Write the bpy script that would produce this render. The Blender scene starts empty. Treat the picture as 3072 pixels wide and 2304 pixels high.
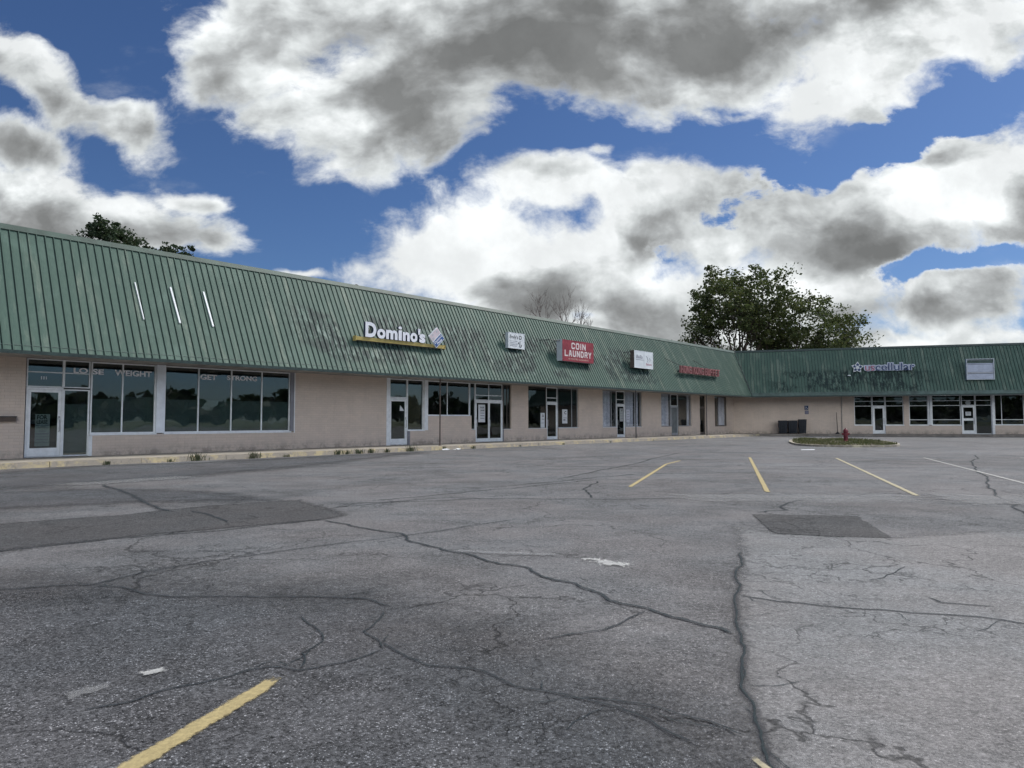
import bpy, bmesh, math, random
from mathutils import Vector, Matrix
R = math.radians
random.seed(7)
scene = bpy.context.scene
COL = scene.collection

# ------------------------------------------------------------------ camera
cam_d = bpy.data.cameras.new('camera'); cam = bpy.data.objects.new('camera', cam_d); COL.objects.link(cam)
cam_d.sensor_width = 36.0
cam_d.lens = 36.0 * 2071.5 / 3072.0
cam_d.clip_start = 0.05; cam_d.clip_end = 5000
cam.location = (0, 0, 1.35)
cam.rotation_euler = (Matrix.Rotation(R(90 + 3.057), 4, 'X') @ Matrix.Rotation(R(-0.106), 4, 'Z')).to_euler()
scene.camera = cam

# ------------------------------------------------------------------ light and exposure
scene.view_settings.view_transform = 'Standard'
scene.view_settings.look = 'None'
scene.view_settings.exposure = 0.6
scene.view_settings.gamma = 1.0
SUN_DIR = Vector((0.62, 0.32, 0.80)).normalized()
SUN_EL = math.asin(SUN_DIR.z)
sun_d = bpy.data.lights.new('sun', 'SUN'); sun = bpy.data.objects.new('sun', sun_d); COL.objects.link(sun)
sun_d.energy = 2.7; sun_d.angle = R(14); sun_d.color = (1.0, 0.965, 0.91)
sun.rotation_euler = SUN_DIR.to_track_quat('Z', 'Y').to_euler()
sun.location = (0, 0, 60)

# ------------------------------------------------------------------ node helpers
class NT:
    def __init__(s, tree): s.t = tree; s.n = tree.nodes; s.l = tree.links
    def new(s, typ, **kw):
        nd = s.n.new(typ)
        for k, v in kw.items(): setattr(nd, k, v)
        return nd
    def put(s, sock, v):
        if isinstance(v, bpy.types.NodeSocket): s.l.new(v, sock)
        elif v is not None:
            try: sock.default_value = v
            except Exception: sock.default_value = (*v, 1.0)
    def math(s, op, a, b=None, c=None, clamp=False):
        nd = s.new('ShaderNodeMath', operation=op, use_clamp=clamp)
        for i, v in enumerate((a, b, c)):
            if v is not None: s.put(nd.inputs[i], v)
        return nd.outputs[0]
    def vmath(s, op, a, b=None, out=0):
        nd = s.new('ShaderNodeVectorMath', operation=op)
        s.put(nd.inputs[0], a)
        if b is not None: s.put(nd.inputs[1], b)
        return nd.outputs[out]
    def scale(s, a, f):
        nd = s.new('ShaderNodeVectorMath', operation='SCALE'); s.put(nd.inputs[0], a); s.put(nd.inputs['Scale'], f)
        return nd.outputs[0]
    def noise(s, vec, scale, detail=4, rough=0.55, dist=0.0, out='Fac'):
        nd = s.new('ShaderNodeTexNoise'); s.put(nd.inputs['Vector'], vec)
        nd.inputs['Scale'].default_value = scale; nd.inputs['Detail'].default_value = detail
        nd.inputs['Roughness'].default_value = rough; nd.inputs['Distortion'].default_value = dist
        return nd.outputs[out]
    def vor(s, vec, scale, feature='F1', out='Distance', rand=1.0):
        nd = s.new('ShaderNodeTexVoronoi', feature=feature); s.put(nd.inputs['Vector'], vec)
        nd.inputs['Scale'].default_value = scale; nd.inputs['Randomness'].default_value = rand
        return nd.outputs[out]
    def ramp(s, v, lo, hi, a=0.0, b=1.0, smooth=True):
        nd = s.new('ShaderNodeMapRange', interpolation_type='SMOOTHSTEP' if smooth else 'LINEAR')
        s.put(nd.inputs['Value'], v)
        for k, x in zip(('From Min', 'From Max', 'To Min', 'To Max'), (lo, hi, a, b)): s.put(nd.inputs[k], x)
        return nd.outputs[0]
    def mix(s, f, a, b, mode='MIX'):
        nd = s.new('ShaderNodeMix', data_type='RGBA', blend_type=mode)
        s.put(nd.inputs[0], f); s.put(nd.inputs[6], a); s.put(nd.inputs[7], b)
        return nd.outputs[2]
    def mapping(s, vec, loc=(0, 0, 0), rot=(0, 0, 0), sc=(1, 1, 1), vt='POINT'):
        nd = s.new('ShaderNodeMapping', vector_type=vt); s.put(nd.inputs['Vector'], vec)
        nd.inputs['Location'].default_value = loc; nd.inputs['Rotation'].default_value = rot; nd.inputs['Scale'].default_value = sc
        return nd.outputs[0]
    def sep(s, v):
        nd = s.new('ShaderNodeSeparateXYZ'); s.put(nd.inputs[0], v); return nd.outputs
    def comb(s, x, y, z=0.0):
        nd = s.new('ShaderNodeCombineXYZ')
        for i, v in enumerate((x, y, z)): s.put(nd.inputs[i], v)
        return nd.outputs[0]

# ------------------------------------------------------------------ world: daylight sky with broken cumulus
world = bpy.data.worlds.new('World'); scene.world = world; world.use_nodes = True
W = NT(world.node_tree); W.n.clear()

def P(x, y):                     # cloud layout plane: tangent coordinates of the sky in front of the lot (x east, y up)
    return ((x - 1106) * 0.000693, 0.628 - y * 0.000698)
S = 0.000695
BLOBS = [  # x, y, rx, ry, tilt(deg)
    (1180, 20, 780, 250, 0), (860, 215, 330, 185, 12), (560, 110, 160, 160, 0), (1500, 110, 520, 160, 0), (640, 250, 130, 70, 20),
    (1990, 50, 420, 200, 24), (1830, 185, 190, 85, 20), (1900, 250, 130, 45, -30), (1690, 200, 130, 40, 15),
    (90, 170, 300, 62, -30), (330, 265, 120, 70, -20), (60, 290, 330, 56, -8), (110, 440, 340, 115, -10), (330, 480, 220, 80, -10),
    (480, 515, 85, 60, 0), (470, 425, 70, 24, -10), (660, 590, 70, 12, 0), (120, 560, 300, 60, 0),
    (1190, 405, 180, 70, 0), (1290, 345, 40, 26, 0), (960, 545, 210, 125, 12), (1110, 600, 340, 140, 0), (1390, 490, 200, 120, 14),
    (1560, 455, 180, 95, 0), (1640, 490, 220, 110, 0), (1860, 510, 370, 150, 12), (2060, 390, 210, 105, 14), (2200, 430, 180, 150, 0),
    (1500, 650, 500, 95, 0), (1260, 700, 320, 60, 0), (1400, 660, 130, 70, 0), (2020, 645, 250, 80, 8), (1930, 720, 440, 45, 0), (2150, 590, 150, 40, 12),
    (1750, 745, 620, 60, 0), (1350, 735, 300, 50, 0), (1640, 235, 120, 26, 22), (2210, 380, 60, 40, 30),
]
GAPS = [(2060, 566, 130, 12, 12), (1975, 300, 240, 24, 22)]
LIT = [(1010, 560, 330, 110, 10), (1180, 655, 460, 105, 0), (1700, 610, 300, 40, 0), (2080, 420, 150, 70, 14), (1950, 130, 330, 110, 24)]   # sunlit banks
DARK = [  # thick, shaded undersides
    (1150, 90, 760, 240, 0), (790, 130, 370, 180, 5), (700, 200, 200, 110, 20), (1560, 60, 400, 170, 0), (930, 200, 300, 120, 10), (1250, 190, 420, 90, 0),
    (1800, 520, 290, 62, 3), (1000, 600, 200, 46, 5), (1150, 655, 200, 24, 0), (1400, 520, 110, 60, 20), (2150, 500, 170, 60, 12), (1620, 520, 90, 30, 0),
    (2010, 690, 270, 30, 5), (1370, 660, 90, 28, 0), (120, 490, 340, 62, -8), (40, 330, 220, 30, 0)]

def field(T, vec, blobs, k):
    acc = None
    for (x, y, rx, ry, rot) in blobs:
        px, py = P(x, y)
        m = T.mapping(vec, (px, py, 0), (0, 0, R(rot)), (rx * S, ry * S, 1), 'TEXTURE')
        v = T.math('MULTIPLY', T.math('SUBTRACT', 1.0, T.vmath('LENGTH', m, out=1)), max(0.45, min(1.0, min(rx, ry) / 85)))
        if acc is None: acc = v
        else: acc = T.math('SMOOTH_MAX', acc, v, k)
    return acc

tc = W.new('ShaderNodeTexCoord')
dx, dy, dz = W.sep(tc.outputs['Generated'])[:3]
ay = W.math('MAXIMUM', W.math('ABSOLUTE', dy), 0.28)
pxy = W.comb(W.math('DIVIDE', dx, ay), W.math('DIVIDE', dz, ay), W.math('MULTIPLY', dy, 0.15))
flat = W.vmath('MULTIPLY', pxy, (1, 1, 0))
nseed = W.mapping(pxy, (3.1, 1.7, 0.4))
warp = W.noise(nseed, 3.2, 3, 0.6, out='Color')
wv = W.vmath('SUBTRACT', warp, (0.5, 0.5, 0.5))
pw = W.vmath('ADD', flat, W.vmath('MULTIPLY', wv, (0.20, 0.13, 0)))
base = field(W, pw, BLOBS, 0.25)
gap = field(W, pw, GAPS, 0.1)
over = W.mapping(flat, (0.4, 2.6, 0), (0, 0, 0), (2.6, 1.25, 1), 'TEXTURE')
base = W.math('MAXIMUM', base, W.math('SUBTRACT', 0.75, W.vmath('LENGTH', over, out=1)))
base = W.math('MINIMUM', base, 0.9)
gap0 = gap
billow_v = W.vmath('ADD', nseed, W.vmath('MULTIPLY', wv, (0.10, 0.10, 0)))
def fbm(off):
    v = W.mapping(billow_v, off, (0, 0, R(-14)), (1.0, 1.45, 1.0))
    a = W.noise(v, 7.5, 11, 0.60)
    return a
f1 = fbm((0, 0, 0)); f2 = fbm((0.008, 0.040, 0))
base = W.math('SUBTRACT', base, W.ramp(W.math('ADD', gap0, W.math('MULTIPLY', W.math('SUBTRACT', f1, 0.5), -2.6)), -0.75, 0.35, 0.0, 0.95))
dens = W.math('ADD', base, W.math('MULTIPLY', W.math('SUBTRACT', f1, 0.52), 1.7))
cover = W.ramp(dens, -0.06, 0.34)
thin = W.ramp(W.noise(W.mapping(nseed, (0, 0, 0), (0, 0, R(28)), (1, 2.2, 1)), 5.0, 8, 0.62), 0.56, 0.85, 0.0, 0.30)
thin = W.math('MULTIPLY', thin, W.ramp(base, -0.8, 0.1))
cover = W.math('MAXIMUM', cover, thin)
darkf = field(W, pw, DARK, 0.3)
BIG = [(1180, 20, 780, 250, 0), (860, 215, 330, 185, 12), (1990, 50, 420, 200, 24), (60, 430, 420, 130, 0), (1110, 590, 350, 150, 8), (1860, 500, 420, 165, 8), (1980, 680, 450, 75, 6)]
above = field(W, W.vmath('ADD', pw, (0.006, 0.062, 0.0)), BIG, 0.25)
under = W.math('SUBTRACT', above, base)        # > 0 where more cloud lies above: the shaded underside
lowf = W.noise(W.mapping(nseed, (0, 0, 0), (0, 0, R(-12)), (1, 1.5, 1)), 4.2, 7, 0.56)
dk = W.ramp(W.math('ADD', darkf, W.math('MULTIPLY', W.math('SUBTRACT', lowf, 0.5), 0.9)), -0.75, 0.70)
dk = W.math('MULTIPLY', dk, W.ramp(dens, -0.02, 0.95, smooth=False))
relief = W.math('MULTIPLY', W.math('SUBTRACT', f2, f1), 1.25)
def puff(off): return W.noise(W.mapping(billow_v, off, (0, 0, R(-10)), (1, 1.35, 1)), 5.2, 5, 0.52)
puffs = W.math('MULTIPLY', W.math('SUBTRACT', puff((0.012, 0.070, 0.0)), puff((0, 0, 0))), 2.4)
veil = W.ramp(W.noise(W.mapping(nseed, (5, 2, 0), (0, 0, R(-16)), (1, 2.0, 1)), 3.0, 6, 0.55), 0.38, 0.68, -0.10, 0.26)
soft = W.math('MULTIPLY', W.ramp(dens, 0.05, 0.90, smooth=False), W.ramp(lowf, 0.36, 0.64, 0.12, 0.42))
und = W.math('MULTIPLY', W.ramp(W.math('ADD', under, W.math('MULTIPLY', W.math('SUBTRACT', lowf, 0.5), 0.5)), -0.05, 0.45), W.ramp(dens, 0.0, 0.5, 0.0, 0.30))
lit = W.ramp(field(W, pw, LIT, 0.2), -0.25, 0.45, 0.0, -0.46)
shade = W.math('ADD', W.math('ADD', W.math('ADD', W.math('ADD', W.math('MULTIPLY', dk, 0.66), lit), relief), W.math('MULTIPLY', W.math('ADD', puffs, veil), W.ramp(dens, 0.0, 0.6))), W.math('ADD', soft, und), clamp=True)
cr_ = W.new('ShaderNodeValToRGB'); W.put(cr_.inputs[0], shade)
e = cr_.color_ramp.elements; e[0].position = 0.0; e[0].color = (0.61, 0.63, 0.635, 1); e[1].position = 1.0; e[1].color = (0.135, 0.139, 0.139, 1)
for p_, c_ in ((0.22, (0.46, 0.482, 0.485, 1)), (0.50, (0.28, 0.292, 0.296, 1)), (0.75, (0.185, 0.191, 0.192, 1))):
    el = e.new(p_); el.color = c_
ccol = W.scale(cr_.outputs[0], W.ramp(W.noise(nseed, 6.0, 7, 0.6), 0.36, 0.66, 8.9, 11.6))
# unseen cloud banks behind the viewer, brightened as added fill light for the walls
ccol = W.scale(ccol, W.ramp(dy, 0.10, -0.45, 1.0, 4.2))
skyt = W.new('ShaderNodeTexSky', sky_type='NISHITA'); skyt.sun_disc = False
skyt.sun_elevation = SUN_EL; skyt.sun_rotation = math.atan2(SUN_DIR.x, SUN_DIR.y)
skyt.altitude = 200; skyt.air_density = 1.0; skyt.dust_density = 0.6; skyt.ozone_density = 3.0
skyc = W.vmath('MULTIPLY', skyt.outputs[0], (0.30, 0.385, 0.52))
final = W.mix(cover, skyc, ccol)
below = W.ramp(dz, -0.06, -0.01)
final = W.mix(below, (1.5, 1.6, 1.6, 1), final)
bg = W.new('ShaderNodeBackground'); W.put(bg.inputs[0], final); bg.inputs[1].default_value = 0.1
wo = W.new('ShaderNodeOutputWorld'); W.l.new(bg.outputs[0], wo.inputs[0])

# ------------------------------------------------------------------ materials
def new_mat(name):
    m = bpy.data.materials.new(name); m.use_nodes = True
    T = NT(m.node_tree); bs = T.n['Principled BSDF']
    return m, T, bs
def simple(name, col, rough=0.6, var=0.12, scale=6.0, spec=0.4, metal=0.0, bump=0.0, coord='Object'):
    m, T, bs = new_mat(name)
    t = T.new('ShaderNodeTexCoord').outputs[coord]
    n = T.noise(t, scale, 6, 0.6)
    n2 = T.noise(t, scale * 0.17, 3, 0.5)
    f = T.ramp(T.math('ADD', T.math('MULTIPLY', n, 0.6), T.math('MULTIPLY', n2, 0.4)), 0.3, 0.7, 1 - var, 1 + var)
    T.put(bs.inputs['Base Color'], T.scale(T.comb(*col), f))
    bs.inputs['Roughness'].default_value = rough
    bs.inputs['Specular IOR Level'].default_value = spec
    bs.inputs['Metallic'].default_value = metal
    if bump:
        b = T.new('ShaderNodeBump'); b.inputs['Strength'].default_value = bump; b.inputs['Distance'].default_value = 0.01
        T.put(b.inputs['Height'], T.noise(t, scale * 6, 4)); T.put(bs.inputs['Normal'], b.outputs[0])
    return m

def asphalt(name, tint=(1, 1, 1), bright=1.0, lo=0.045, hi=0.085, fade=False, stones=1.0):
    m, T, bs = new_mat(name)
    g = T.new('ShaderNodeNewGeometry'); pos = g.outputs['Position']
    agg = T.vor(pos, 125, out='Color'); aggv = T.sep(agg)[0]
    aggd = T.vor(pos, 125)
    mid = T.noise(pos, 26, 6, 0.7)
    blot = T.noise(T.vmath('MULTIPLY', pos, (0.8, 1.15, 1)), 1.1, 8, 0.68, 0.6)
    blot2 = T.noise(pos, 0.16, 5, 0.6, 0.6)
    v = T.ramp(T.math('ADD', T.math('MULTIPLY', mid, 0.35), T.math('ADD', T.math('MULTIPLY', blot, 0.35), T.math('MULTIPLY', blot2, 0.3))), 0.37, 0.63, lo, hi)
    st = T.math('MULTIPLY', T.ramp(aggv, 0.80, 0.99), T.ramp(aggd, 0.55, 0.2))
    ag2 = T.sep(T.vor(pos, 62, out='Color'))[0]; ag2d = T.vor(pos, 62)
    st2 = T.math('MULTIPLY', T.ramp(ag2, 0.86, 0.99), T.ramp(ag2d, 0.42, 0.15))
    st = T.math('MAXIMUM', st, st2)
    st = T.math('MULTIPLY', st, T.ramp(T.noise(pos, 3.1, 3), 0.35, 0.65, 0.25, 1.0))
    grit = T.noise(pos, 55, 3, 0.8)
    v = T.math('MULTIPLY', v, T.ramp(T.math('ADD', T.math('MULTIPLY', grit, 0.6), T.math('MULTIPLY', T.noise(pos, 14, 4, 0.75), 0.4)), 0.35, 0.65, 0.70, 1.32))
    v = T.math('ADD', v, T.math('MULTIPLY', st, 0.34 * stones))
    v = T.math('ADD', v, T.math('MULTIPLY', T.math('ADD', T.math('MULTIPLY', T.math('SUBTRACT', aggv, 0.5), 0.08), T.math('MULTIPLY', T.math('SUBTRACT', ag2, 0.5), 0.05)), 1.0))
    # hairline crazing
    wn = T.noise(pos, 1.7, 4, 0.6, out='Color')
    pw2 = T.vmath('ADD', pos, T.scale(T.vmath('SUBTRACT', wn, (0.5, 0.5, 0.5)), 0.9))
    cr = T.vor(pw2, 0.55, 'DISTANCE_TO_EDGE')
    cr2 = T.vor(T.vmath('ADD', pw2, T.scale(T.vmath('SUBTRACT', T.noise(pos, 9.0, 4, 0.7, out='Color'), (0.5, 0.5, 0.5)), 0.16)), 1.9, 'DISTANCE_TO_EDGE')
    crack = T.math('MULTIPLY', T.ramp(cr, 0.013, 0.0), T.ramp(T.noise(pos, 0.35, 3), 0.42, 0.54))
    crack2 = T.math('MULTIPLY', T.ramp(cr2, 0.030, 0.0), T.ramp(T.noise(pos, 0.5, 4), 0.50, 0.60))
    ck = T.math('MAXIMUM', T.math('MULTIPLY', crack, 0.65), T.math('MULTIPLY', crack2, 0.6))
    v = T.math('MULTIPLY', v, T.math('SUBTRACT', 1.0, ck))
    v = T.math('MAXIMUM', T.math('MULTIPLY', v, bright), 0.008)
    hue = T.mix(T.ramp(T.noise(pos, 0.5, 4), 0.35, 0.65), (1.03 * tint[0], 0.985 * tint[1], 0.985 * tint[2], 1), (0.97 * tint[0], 0.99 * tint[1], 1.02 * tint[2], 1))
    T.put(bs.inputs['Base Color'], T.scale(hue, v))
    bs.inputs['Roughness'].default_value = 0.82
    bs.inputs['Specular IOR Level'].default_value = 0.35
    b = T.new('ShaderNodeBump'); b.inputs['Strength'].default_value = 0.75; b.inputs['Distance'].default_value = 0.006
    hgt = T.math('ADD', T.math('MULTIPLY', T.ramp(aggd, 0.0, 0.7, 1.0, 0.0), 0.7), T.math('ADD', T.math('MULTIPLY', mid, 0.8), T.math('MULTIPLY', ck, -2.0)))
    T.put(b.inputs['Height'], hgt); T.put(bs.inputs['Normal'], b.outputs[0])
    if fade: soften(T, bs, pos, fade)
    return m

def soften(T, bs, pos, amount, nscale=9.0, cap=1.0, namp=0.55):
    # worn, ragged edge: "edge" runs 0 at the rim of the patch to 1 inside
    at = T.new('ShaderNodeAttribute'); at.attribute_name = 'edge'
    n = T.math('ADD', T.math('MULTIPLY', T.noise(pos, nscale, 6, 0.7), 0.6), T.math('MULTIPLY', T.noise(pos, nscale * 0.18, 4, 0.6), 0.4))
    a = T.math('ADD', at.outputs['Fac'], T.math('MULTIPLY', T.math('SUBTRACT', n, 0.5), namp * 2))
    a = T.math('MULTIPLY', T.ramp(a, 0.5 - amount, 0.5 + amount), cap)
    tr = T.new('ShaderNodeBsdfTransparent'); mx = T.new('ShaderNodeMixShader')
    T.put(mx.inputs[0], a); T.l.new(tr.outputs[0], mx.inputs[1]); T.l.new(bs.outputs[0], mx.inputs[2])
    out = T.n['Material Output']; T.l.new(mx.outputs[0], out.inputs[0])

M = {}
M['asphalt'] = asphalt('asphalt', lo=0.068, hi=0.168)
M['asphalt_gray'] = asphalt('asphalt_gray', tint=(1.0, 1.0, 0.985), lo=0.135, hi=0.222, fade=0.28, stones=0.7)
M['asphalt_dark'] = asphalt('asphalt_dark', tint=(0.97, 1.0, 1.04), lo=0.046, hi=0.102, fade=0.45, stones=1.2)
M['asphalt_patch'] = asphalt('asphalt_patch', lo=0.040, hi=0.066, fade=0.12, stones=0.2)
M['asphalt_smooth'] = asphalt('asphalt_smooth', lo=0.055, hi=0.078, fade=0.25, stones=0.15)
def crack_mat():
    m, T, bs = new_mat('crack')
    pos = T.new('ShaderNodeNewGeometry').outputs['Position']
    bs.inputs['Base Color'].default_value = (0.012, 0.023, 0.027, 1); bs.inputs['Roughness'].default_value = 0.9
    soften(T, bs, pos, 0.30, 22.0, 0.85, 0.75); return m
M['crack'] = crack_mat()
def stain_mat():
    m, T, bs = new_mat('crack_stain')
    pos = T.new('ShaderNodeNewGeometry').outputs['Position']
    bs.inputs['Base Color'].default_value = (0.045, 0.046, 0.052, 1); bs.inputs['Roughness'].default_value = 0.9
    soften(T, bs, pos, 0.55, 9.0, 0.42, 0.9); return m
M['crack_stain'] = stain_mat()
def paint(name, col, wear, cap=0.95, nscale=30.0):
    m, T, bs = new_mat(name)
    pos = T.new('ShaderNodeNewGeometry').outputs['Position']
    n = T.noise(pos, 40, 6, 0.7); c = T.ramp(n, 0.3, 0.7, 0.72, 1.08)
    T.put(bs.inputs['Base Color'], T.scale(T.comb(*col), c)); bs.inputs['Roughness'].default_value = 0.75
    soften(T, bs, pos, 0.22, nscale, cap, wear)
    return m
M['yellow_line'] = paint('yellow_line', (0.46, 0.37, 0.18), 0.78, 0.88, 34.0)
M['faded_line'] = paint('faded_line', (0.52, 0.46, 0.30), 0.70, 0.75, 16.0)
M['white_line'] = paint('white_line', (0.50, 0.49, 0.46), 0.75, 0.72, 14.0)
M['scuff'] = paint('scuff', (0.60, 0.60, 0.58), 2.2, 0.62, 30.0)
M['scuff_faint'] = paint('scuff_faint', (0.30, 0.30, 0.30), 2.4, 0.42, 18.0)

def roof_mat(name, tone, phase, grime_span, pale=0.45):
    m, T, bs = new_mat(name)
    uv = T.new('ShaderNodeUVMap'); uv.uv_map = 'UVMap'
    u, v, _ = T.sep(uv.outputs[0])[:3]
    suv = T.comb(T.math('MULTIPLY', u, 3.2), T.math('MULTIPLY', v, 0.55))
    streak = T.noise(suv, 1.0, 7, 0.62, 0.3)
    panel = T.math('FLOOR', T.math('DIVIDE', T.math('ADD', u, phase), 0.245))
    wn = T.new('ShaderNodeTexWhiteNoise', noise_dimensions='1D'); T.put(wn.inputs['W'], panel)
    chalk = T.ramp(T.math('ADD', T.math('MULTIPLY', streak, 0.75), T.math('MULTIPLY', wn.outputs[0], 0.20)), 0.46, 0.70)
    fine = T.noise(T.comb(T.math('MULTIPLY', u, 26), T.math('MULTIPLY', v, 5)), 1.0, 5, 0.7)
    blotch = T.noise(uv.outputs[0], 0.55, 6, 0.65, 0.5)
    bcol = T.mix(chalk, (0.060 * tone, 0.103 * tone, 0.082 * tone, 1), (0.155 * tone, 0.190 * tone, 0.152 * tone, 1))
    bcol = T.mix(T.ramp(fine, 0.30, 0.72, 0.0, 0.55), bcol, (0.040 * tone, 0.070 * tone, 0.062 * tone, 1))
    bcol = T.mix(T.ramp(blotch, 0.52, 0.72, 0.0, 0.5), bcol, (0.10 * tone, 0.155 * tone, 0.130 * tone, 1))
    # mildew and old sign scars, at their own places along the wall
    a, b_, lo, hi = grime_span
    gm = T.math('MULTIPLY', T.math('MULTIPLY', T.ramp(u, a, a + 2.5), T.ramp(u, b_ + 3, b_)), T.math('MULTIPLY', T.ramp(v, lo, lo + 0.5), T.ramp(v, hi + 0.6, hi)))
    gn = T.noise(T.comb(T.math('MULTIPLY', u, 4.0), T.math('MULTIPLY', v, 1.3)), 1.0, 7, 0.75)
    gp = T.noise(uv.outputs[0], 0.42, 3, 0.5)
    gr = T.math('MULTIPLY', T.math('MULTIPLY', T.ramp(gn, 0.45, 0.53), T.ramp(gp, 0.42, 0.50)), gm)
    bcol = T.mix(T.math('MULTIPLY', gr, 0.92), bcol, (0.016, 0.030, 0.030, 1))
    wm = T.math('MULTIPLY', T.ramp(gn, 0.47, 0.40), T.math('MULTIPLY', gm, T.ramp(gp, 0.46, 0.54)))
    bcol = T.mix(T.math('MULTIPLY', wm, pale), bcol, (0.25, 0.30, 0.28, 1))
    # dark line along each seam: rib shade painted into the colour, plus dirt
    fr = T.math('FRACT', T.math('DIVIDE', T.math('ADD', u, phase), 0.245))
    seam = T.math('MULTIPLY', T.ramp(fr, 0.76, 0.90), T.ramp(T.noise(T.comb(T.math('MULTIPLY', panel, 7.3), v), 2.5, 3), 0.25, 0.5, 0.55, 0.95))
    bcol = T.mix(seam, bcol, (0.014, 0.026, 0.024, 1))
    T.put(bs.inputs['Base Color'], bcol)
    bs.inputs['Roughness'].default_value = 0.6; bs.inputs['Specular IOR Level'].default_value = 0.18
    bp = T.new('ShaderNodeBump'); bp.inputs['Strength'].default_value = 0.35; bp.inputs['Distance'].default_value = 0.02
    T.put(bp.inputs['Height'], T.math('ADD', T.noise(T.comb(T.math('MULTIPLY', u, 4), T.math('MULTIPLY', v, 1.2)), 1.0, 4, 0.6), T.math('MULTIPLY', fine, 0.2)))
    T.put(bs.inputs['Normal'], bp.outputs[0])
    return m
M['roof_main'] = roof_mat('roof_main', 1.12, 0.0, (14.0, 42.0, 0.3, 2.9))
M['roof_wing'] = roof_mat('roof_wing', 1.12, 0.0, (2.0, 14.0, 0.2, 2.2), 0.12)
M['green_trim'] = simple('green_trim', (0.062, 0.105, 0.088), 0.6, 0.35, 3.0)
M['green_cap'] = simple('green_cap', (0.044, 0.074, 0.060), 0.6, 0.35, 2.0)
M['green_dark'] = simple('green_dark', (0.030, 0.050, 0.046), 0.6, 0.3, 3.0)
M['green_pale'] = simple('green_pale', (0.062, 0.098, 0.086), 0.6, 0.4, 2.5)

def wall_mat():
    m, T, bs = new_mat('painted_brick')
    uv = T.new('ShaderNodeUVMap'); uv.uv_map = 'UVMap'
    br = T.new('ShaderNodeTexBrick'); T.put(br.inputs['Vector'], uv.outputs[0])
    br.inputs['Scale'].default_value = 1.0; br.inputs['Mortar Size'].default_value = 0.008; br.inputs['Mortar Smooth'].default_value = 0.5
    br.inputs['Brick Width'].default_value = 0.30; br.inputs['Row Height'].default_value = 0.10
    br.inputs['Color1'].default_value = (1, 1, 1, 1); br.inputs['Color2'].default_value = (0.93, 0.94, 0.95, 1); br.inputs['Mortar'].default_value = (0.86, 0.84, 0.82, 1)
    u, v, _ = T.sep(uv.outputs[0])[:3]
    n = T.noise(uv.outputs[0], 0.8, 6, 0.6); n2 = T.noise(T.comb(T.math('MULTIPLY', u, 5), T.math('MULTIPLY', v, 0.8)), 1.0, 6, 0.65)
    col = T.mix(T.ramp(n, 0.3, 0.7), (0.655, 0.548, 0.470, 1), (0.585, 0.492, 0.425, 1))
    col = T.mix(T.ramp(n2, 0.52, 0.78, 0.0, 0.42), col, (0.44, 0.37, 0.315, 1))
    # splash-back staining near the pavement
    low = T.math('MULTIPLY', T.ramp(v, 0.62, 0.17), T.ramp(T.noise(uv.outputs[0], 2.6, 6, 0.7), 0.42, 0.62, 0.1, 0.8))
    col = T.mix(low, col, (0.26, 0.225, 0.19, 1))
    col = T.mix(1.0, col, br.outputs[0], 'MULTIPLY')
    T.put(bs.inputs['Base Color'], col); bs.inputs['Roughness'].default_value = 0.85; bs.inputs['Specular IOR Level'].default_value = 0.2
    b = T.new('ShaderNodeBump'); b.inputs['Strength'].default_value = 0.5; b.inputs['Distance'].default_value = 0.006
    T.put(b.inputs['Height'], T.math('ADD', T.math('MULTIPLY', br.outputs[1], -1.0), T.math('MULTIPLY', T.noise(uv.outputs[0], 30, 4), 0.4)))
    T.put(bs.inputs['Normal'], b.outputs[0])
    return m
M['wall'] = wall_mat()
M['soffit'] = simple('soffit', (0.33, 0.31, 0.29), 0.8, 0.35, 2.0)
M['alu'] = simple('white_aluminium', (0.74, 0.76, 0.78), 0.45, 0.14, 5.0, 0.5)
M['alu_dull'] = simple('dull_aluminium', (0.30, 0.31, 0.33), 0.5, 0.2, 5.0, 0.5)
M['bronze'] = simple('bronze_frame', (0.10, 0.085, 0.075), 0.5, 0.2, 5.0)
M['pilaster'] = simple('white_pilaster', (0.76, 0.80, 0.86), 0.6, 0.12, 3.0)
M['jamb'] = simple('jamb_gray', (0.22, 0.22, 0.25), 0.6, 0.15, 3.0)
M['concrete'] = simple('concrete', (0.30, 0.275, 0.235), 0.9, 0.28, 1.6, 0.2, bump=0.5)
M['concrete_dark'] = simple('concrete_dark', (0.20, 0.18, 0.16), 0.9, 0.35, 2.2, 0.2, bump=0.5)
def kerb_mat(name, c_paint, amt):
    m, T, bs = new_mat(name)
    pos = T.new('ShaderNodeNewGeometry').outputs['Position']
    n = T.noise(pos, 1.6, 8, 0.72, 0.3)
    col = T.mix(T.ramp(n, amt - 0.05, amt + 0.07), (*c_paint, 1), (0.27, 0.24, 0.20, 1))
    col = T.mix(T.ramp(T.noise(pos, 7, 6, 0.7), 0.5, 0.72, 0, 0.7), col, (0.12, 0.11, 0.095, 1))
    T.put(bs.inputs['Base Color'], col); bs.inputs['Roughness'].default_value = 0.85
    return m
M['kerb'] = kerb_mat('kerb_yellow', (0.42, 0.35, 0.21), 0.46)
M['kerb_island'] = kerb_mat('kerb_island', (0.52, 0.47, 0.34), 0.46)

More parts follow.
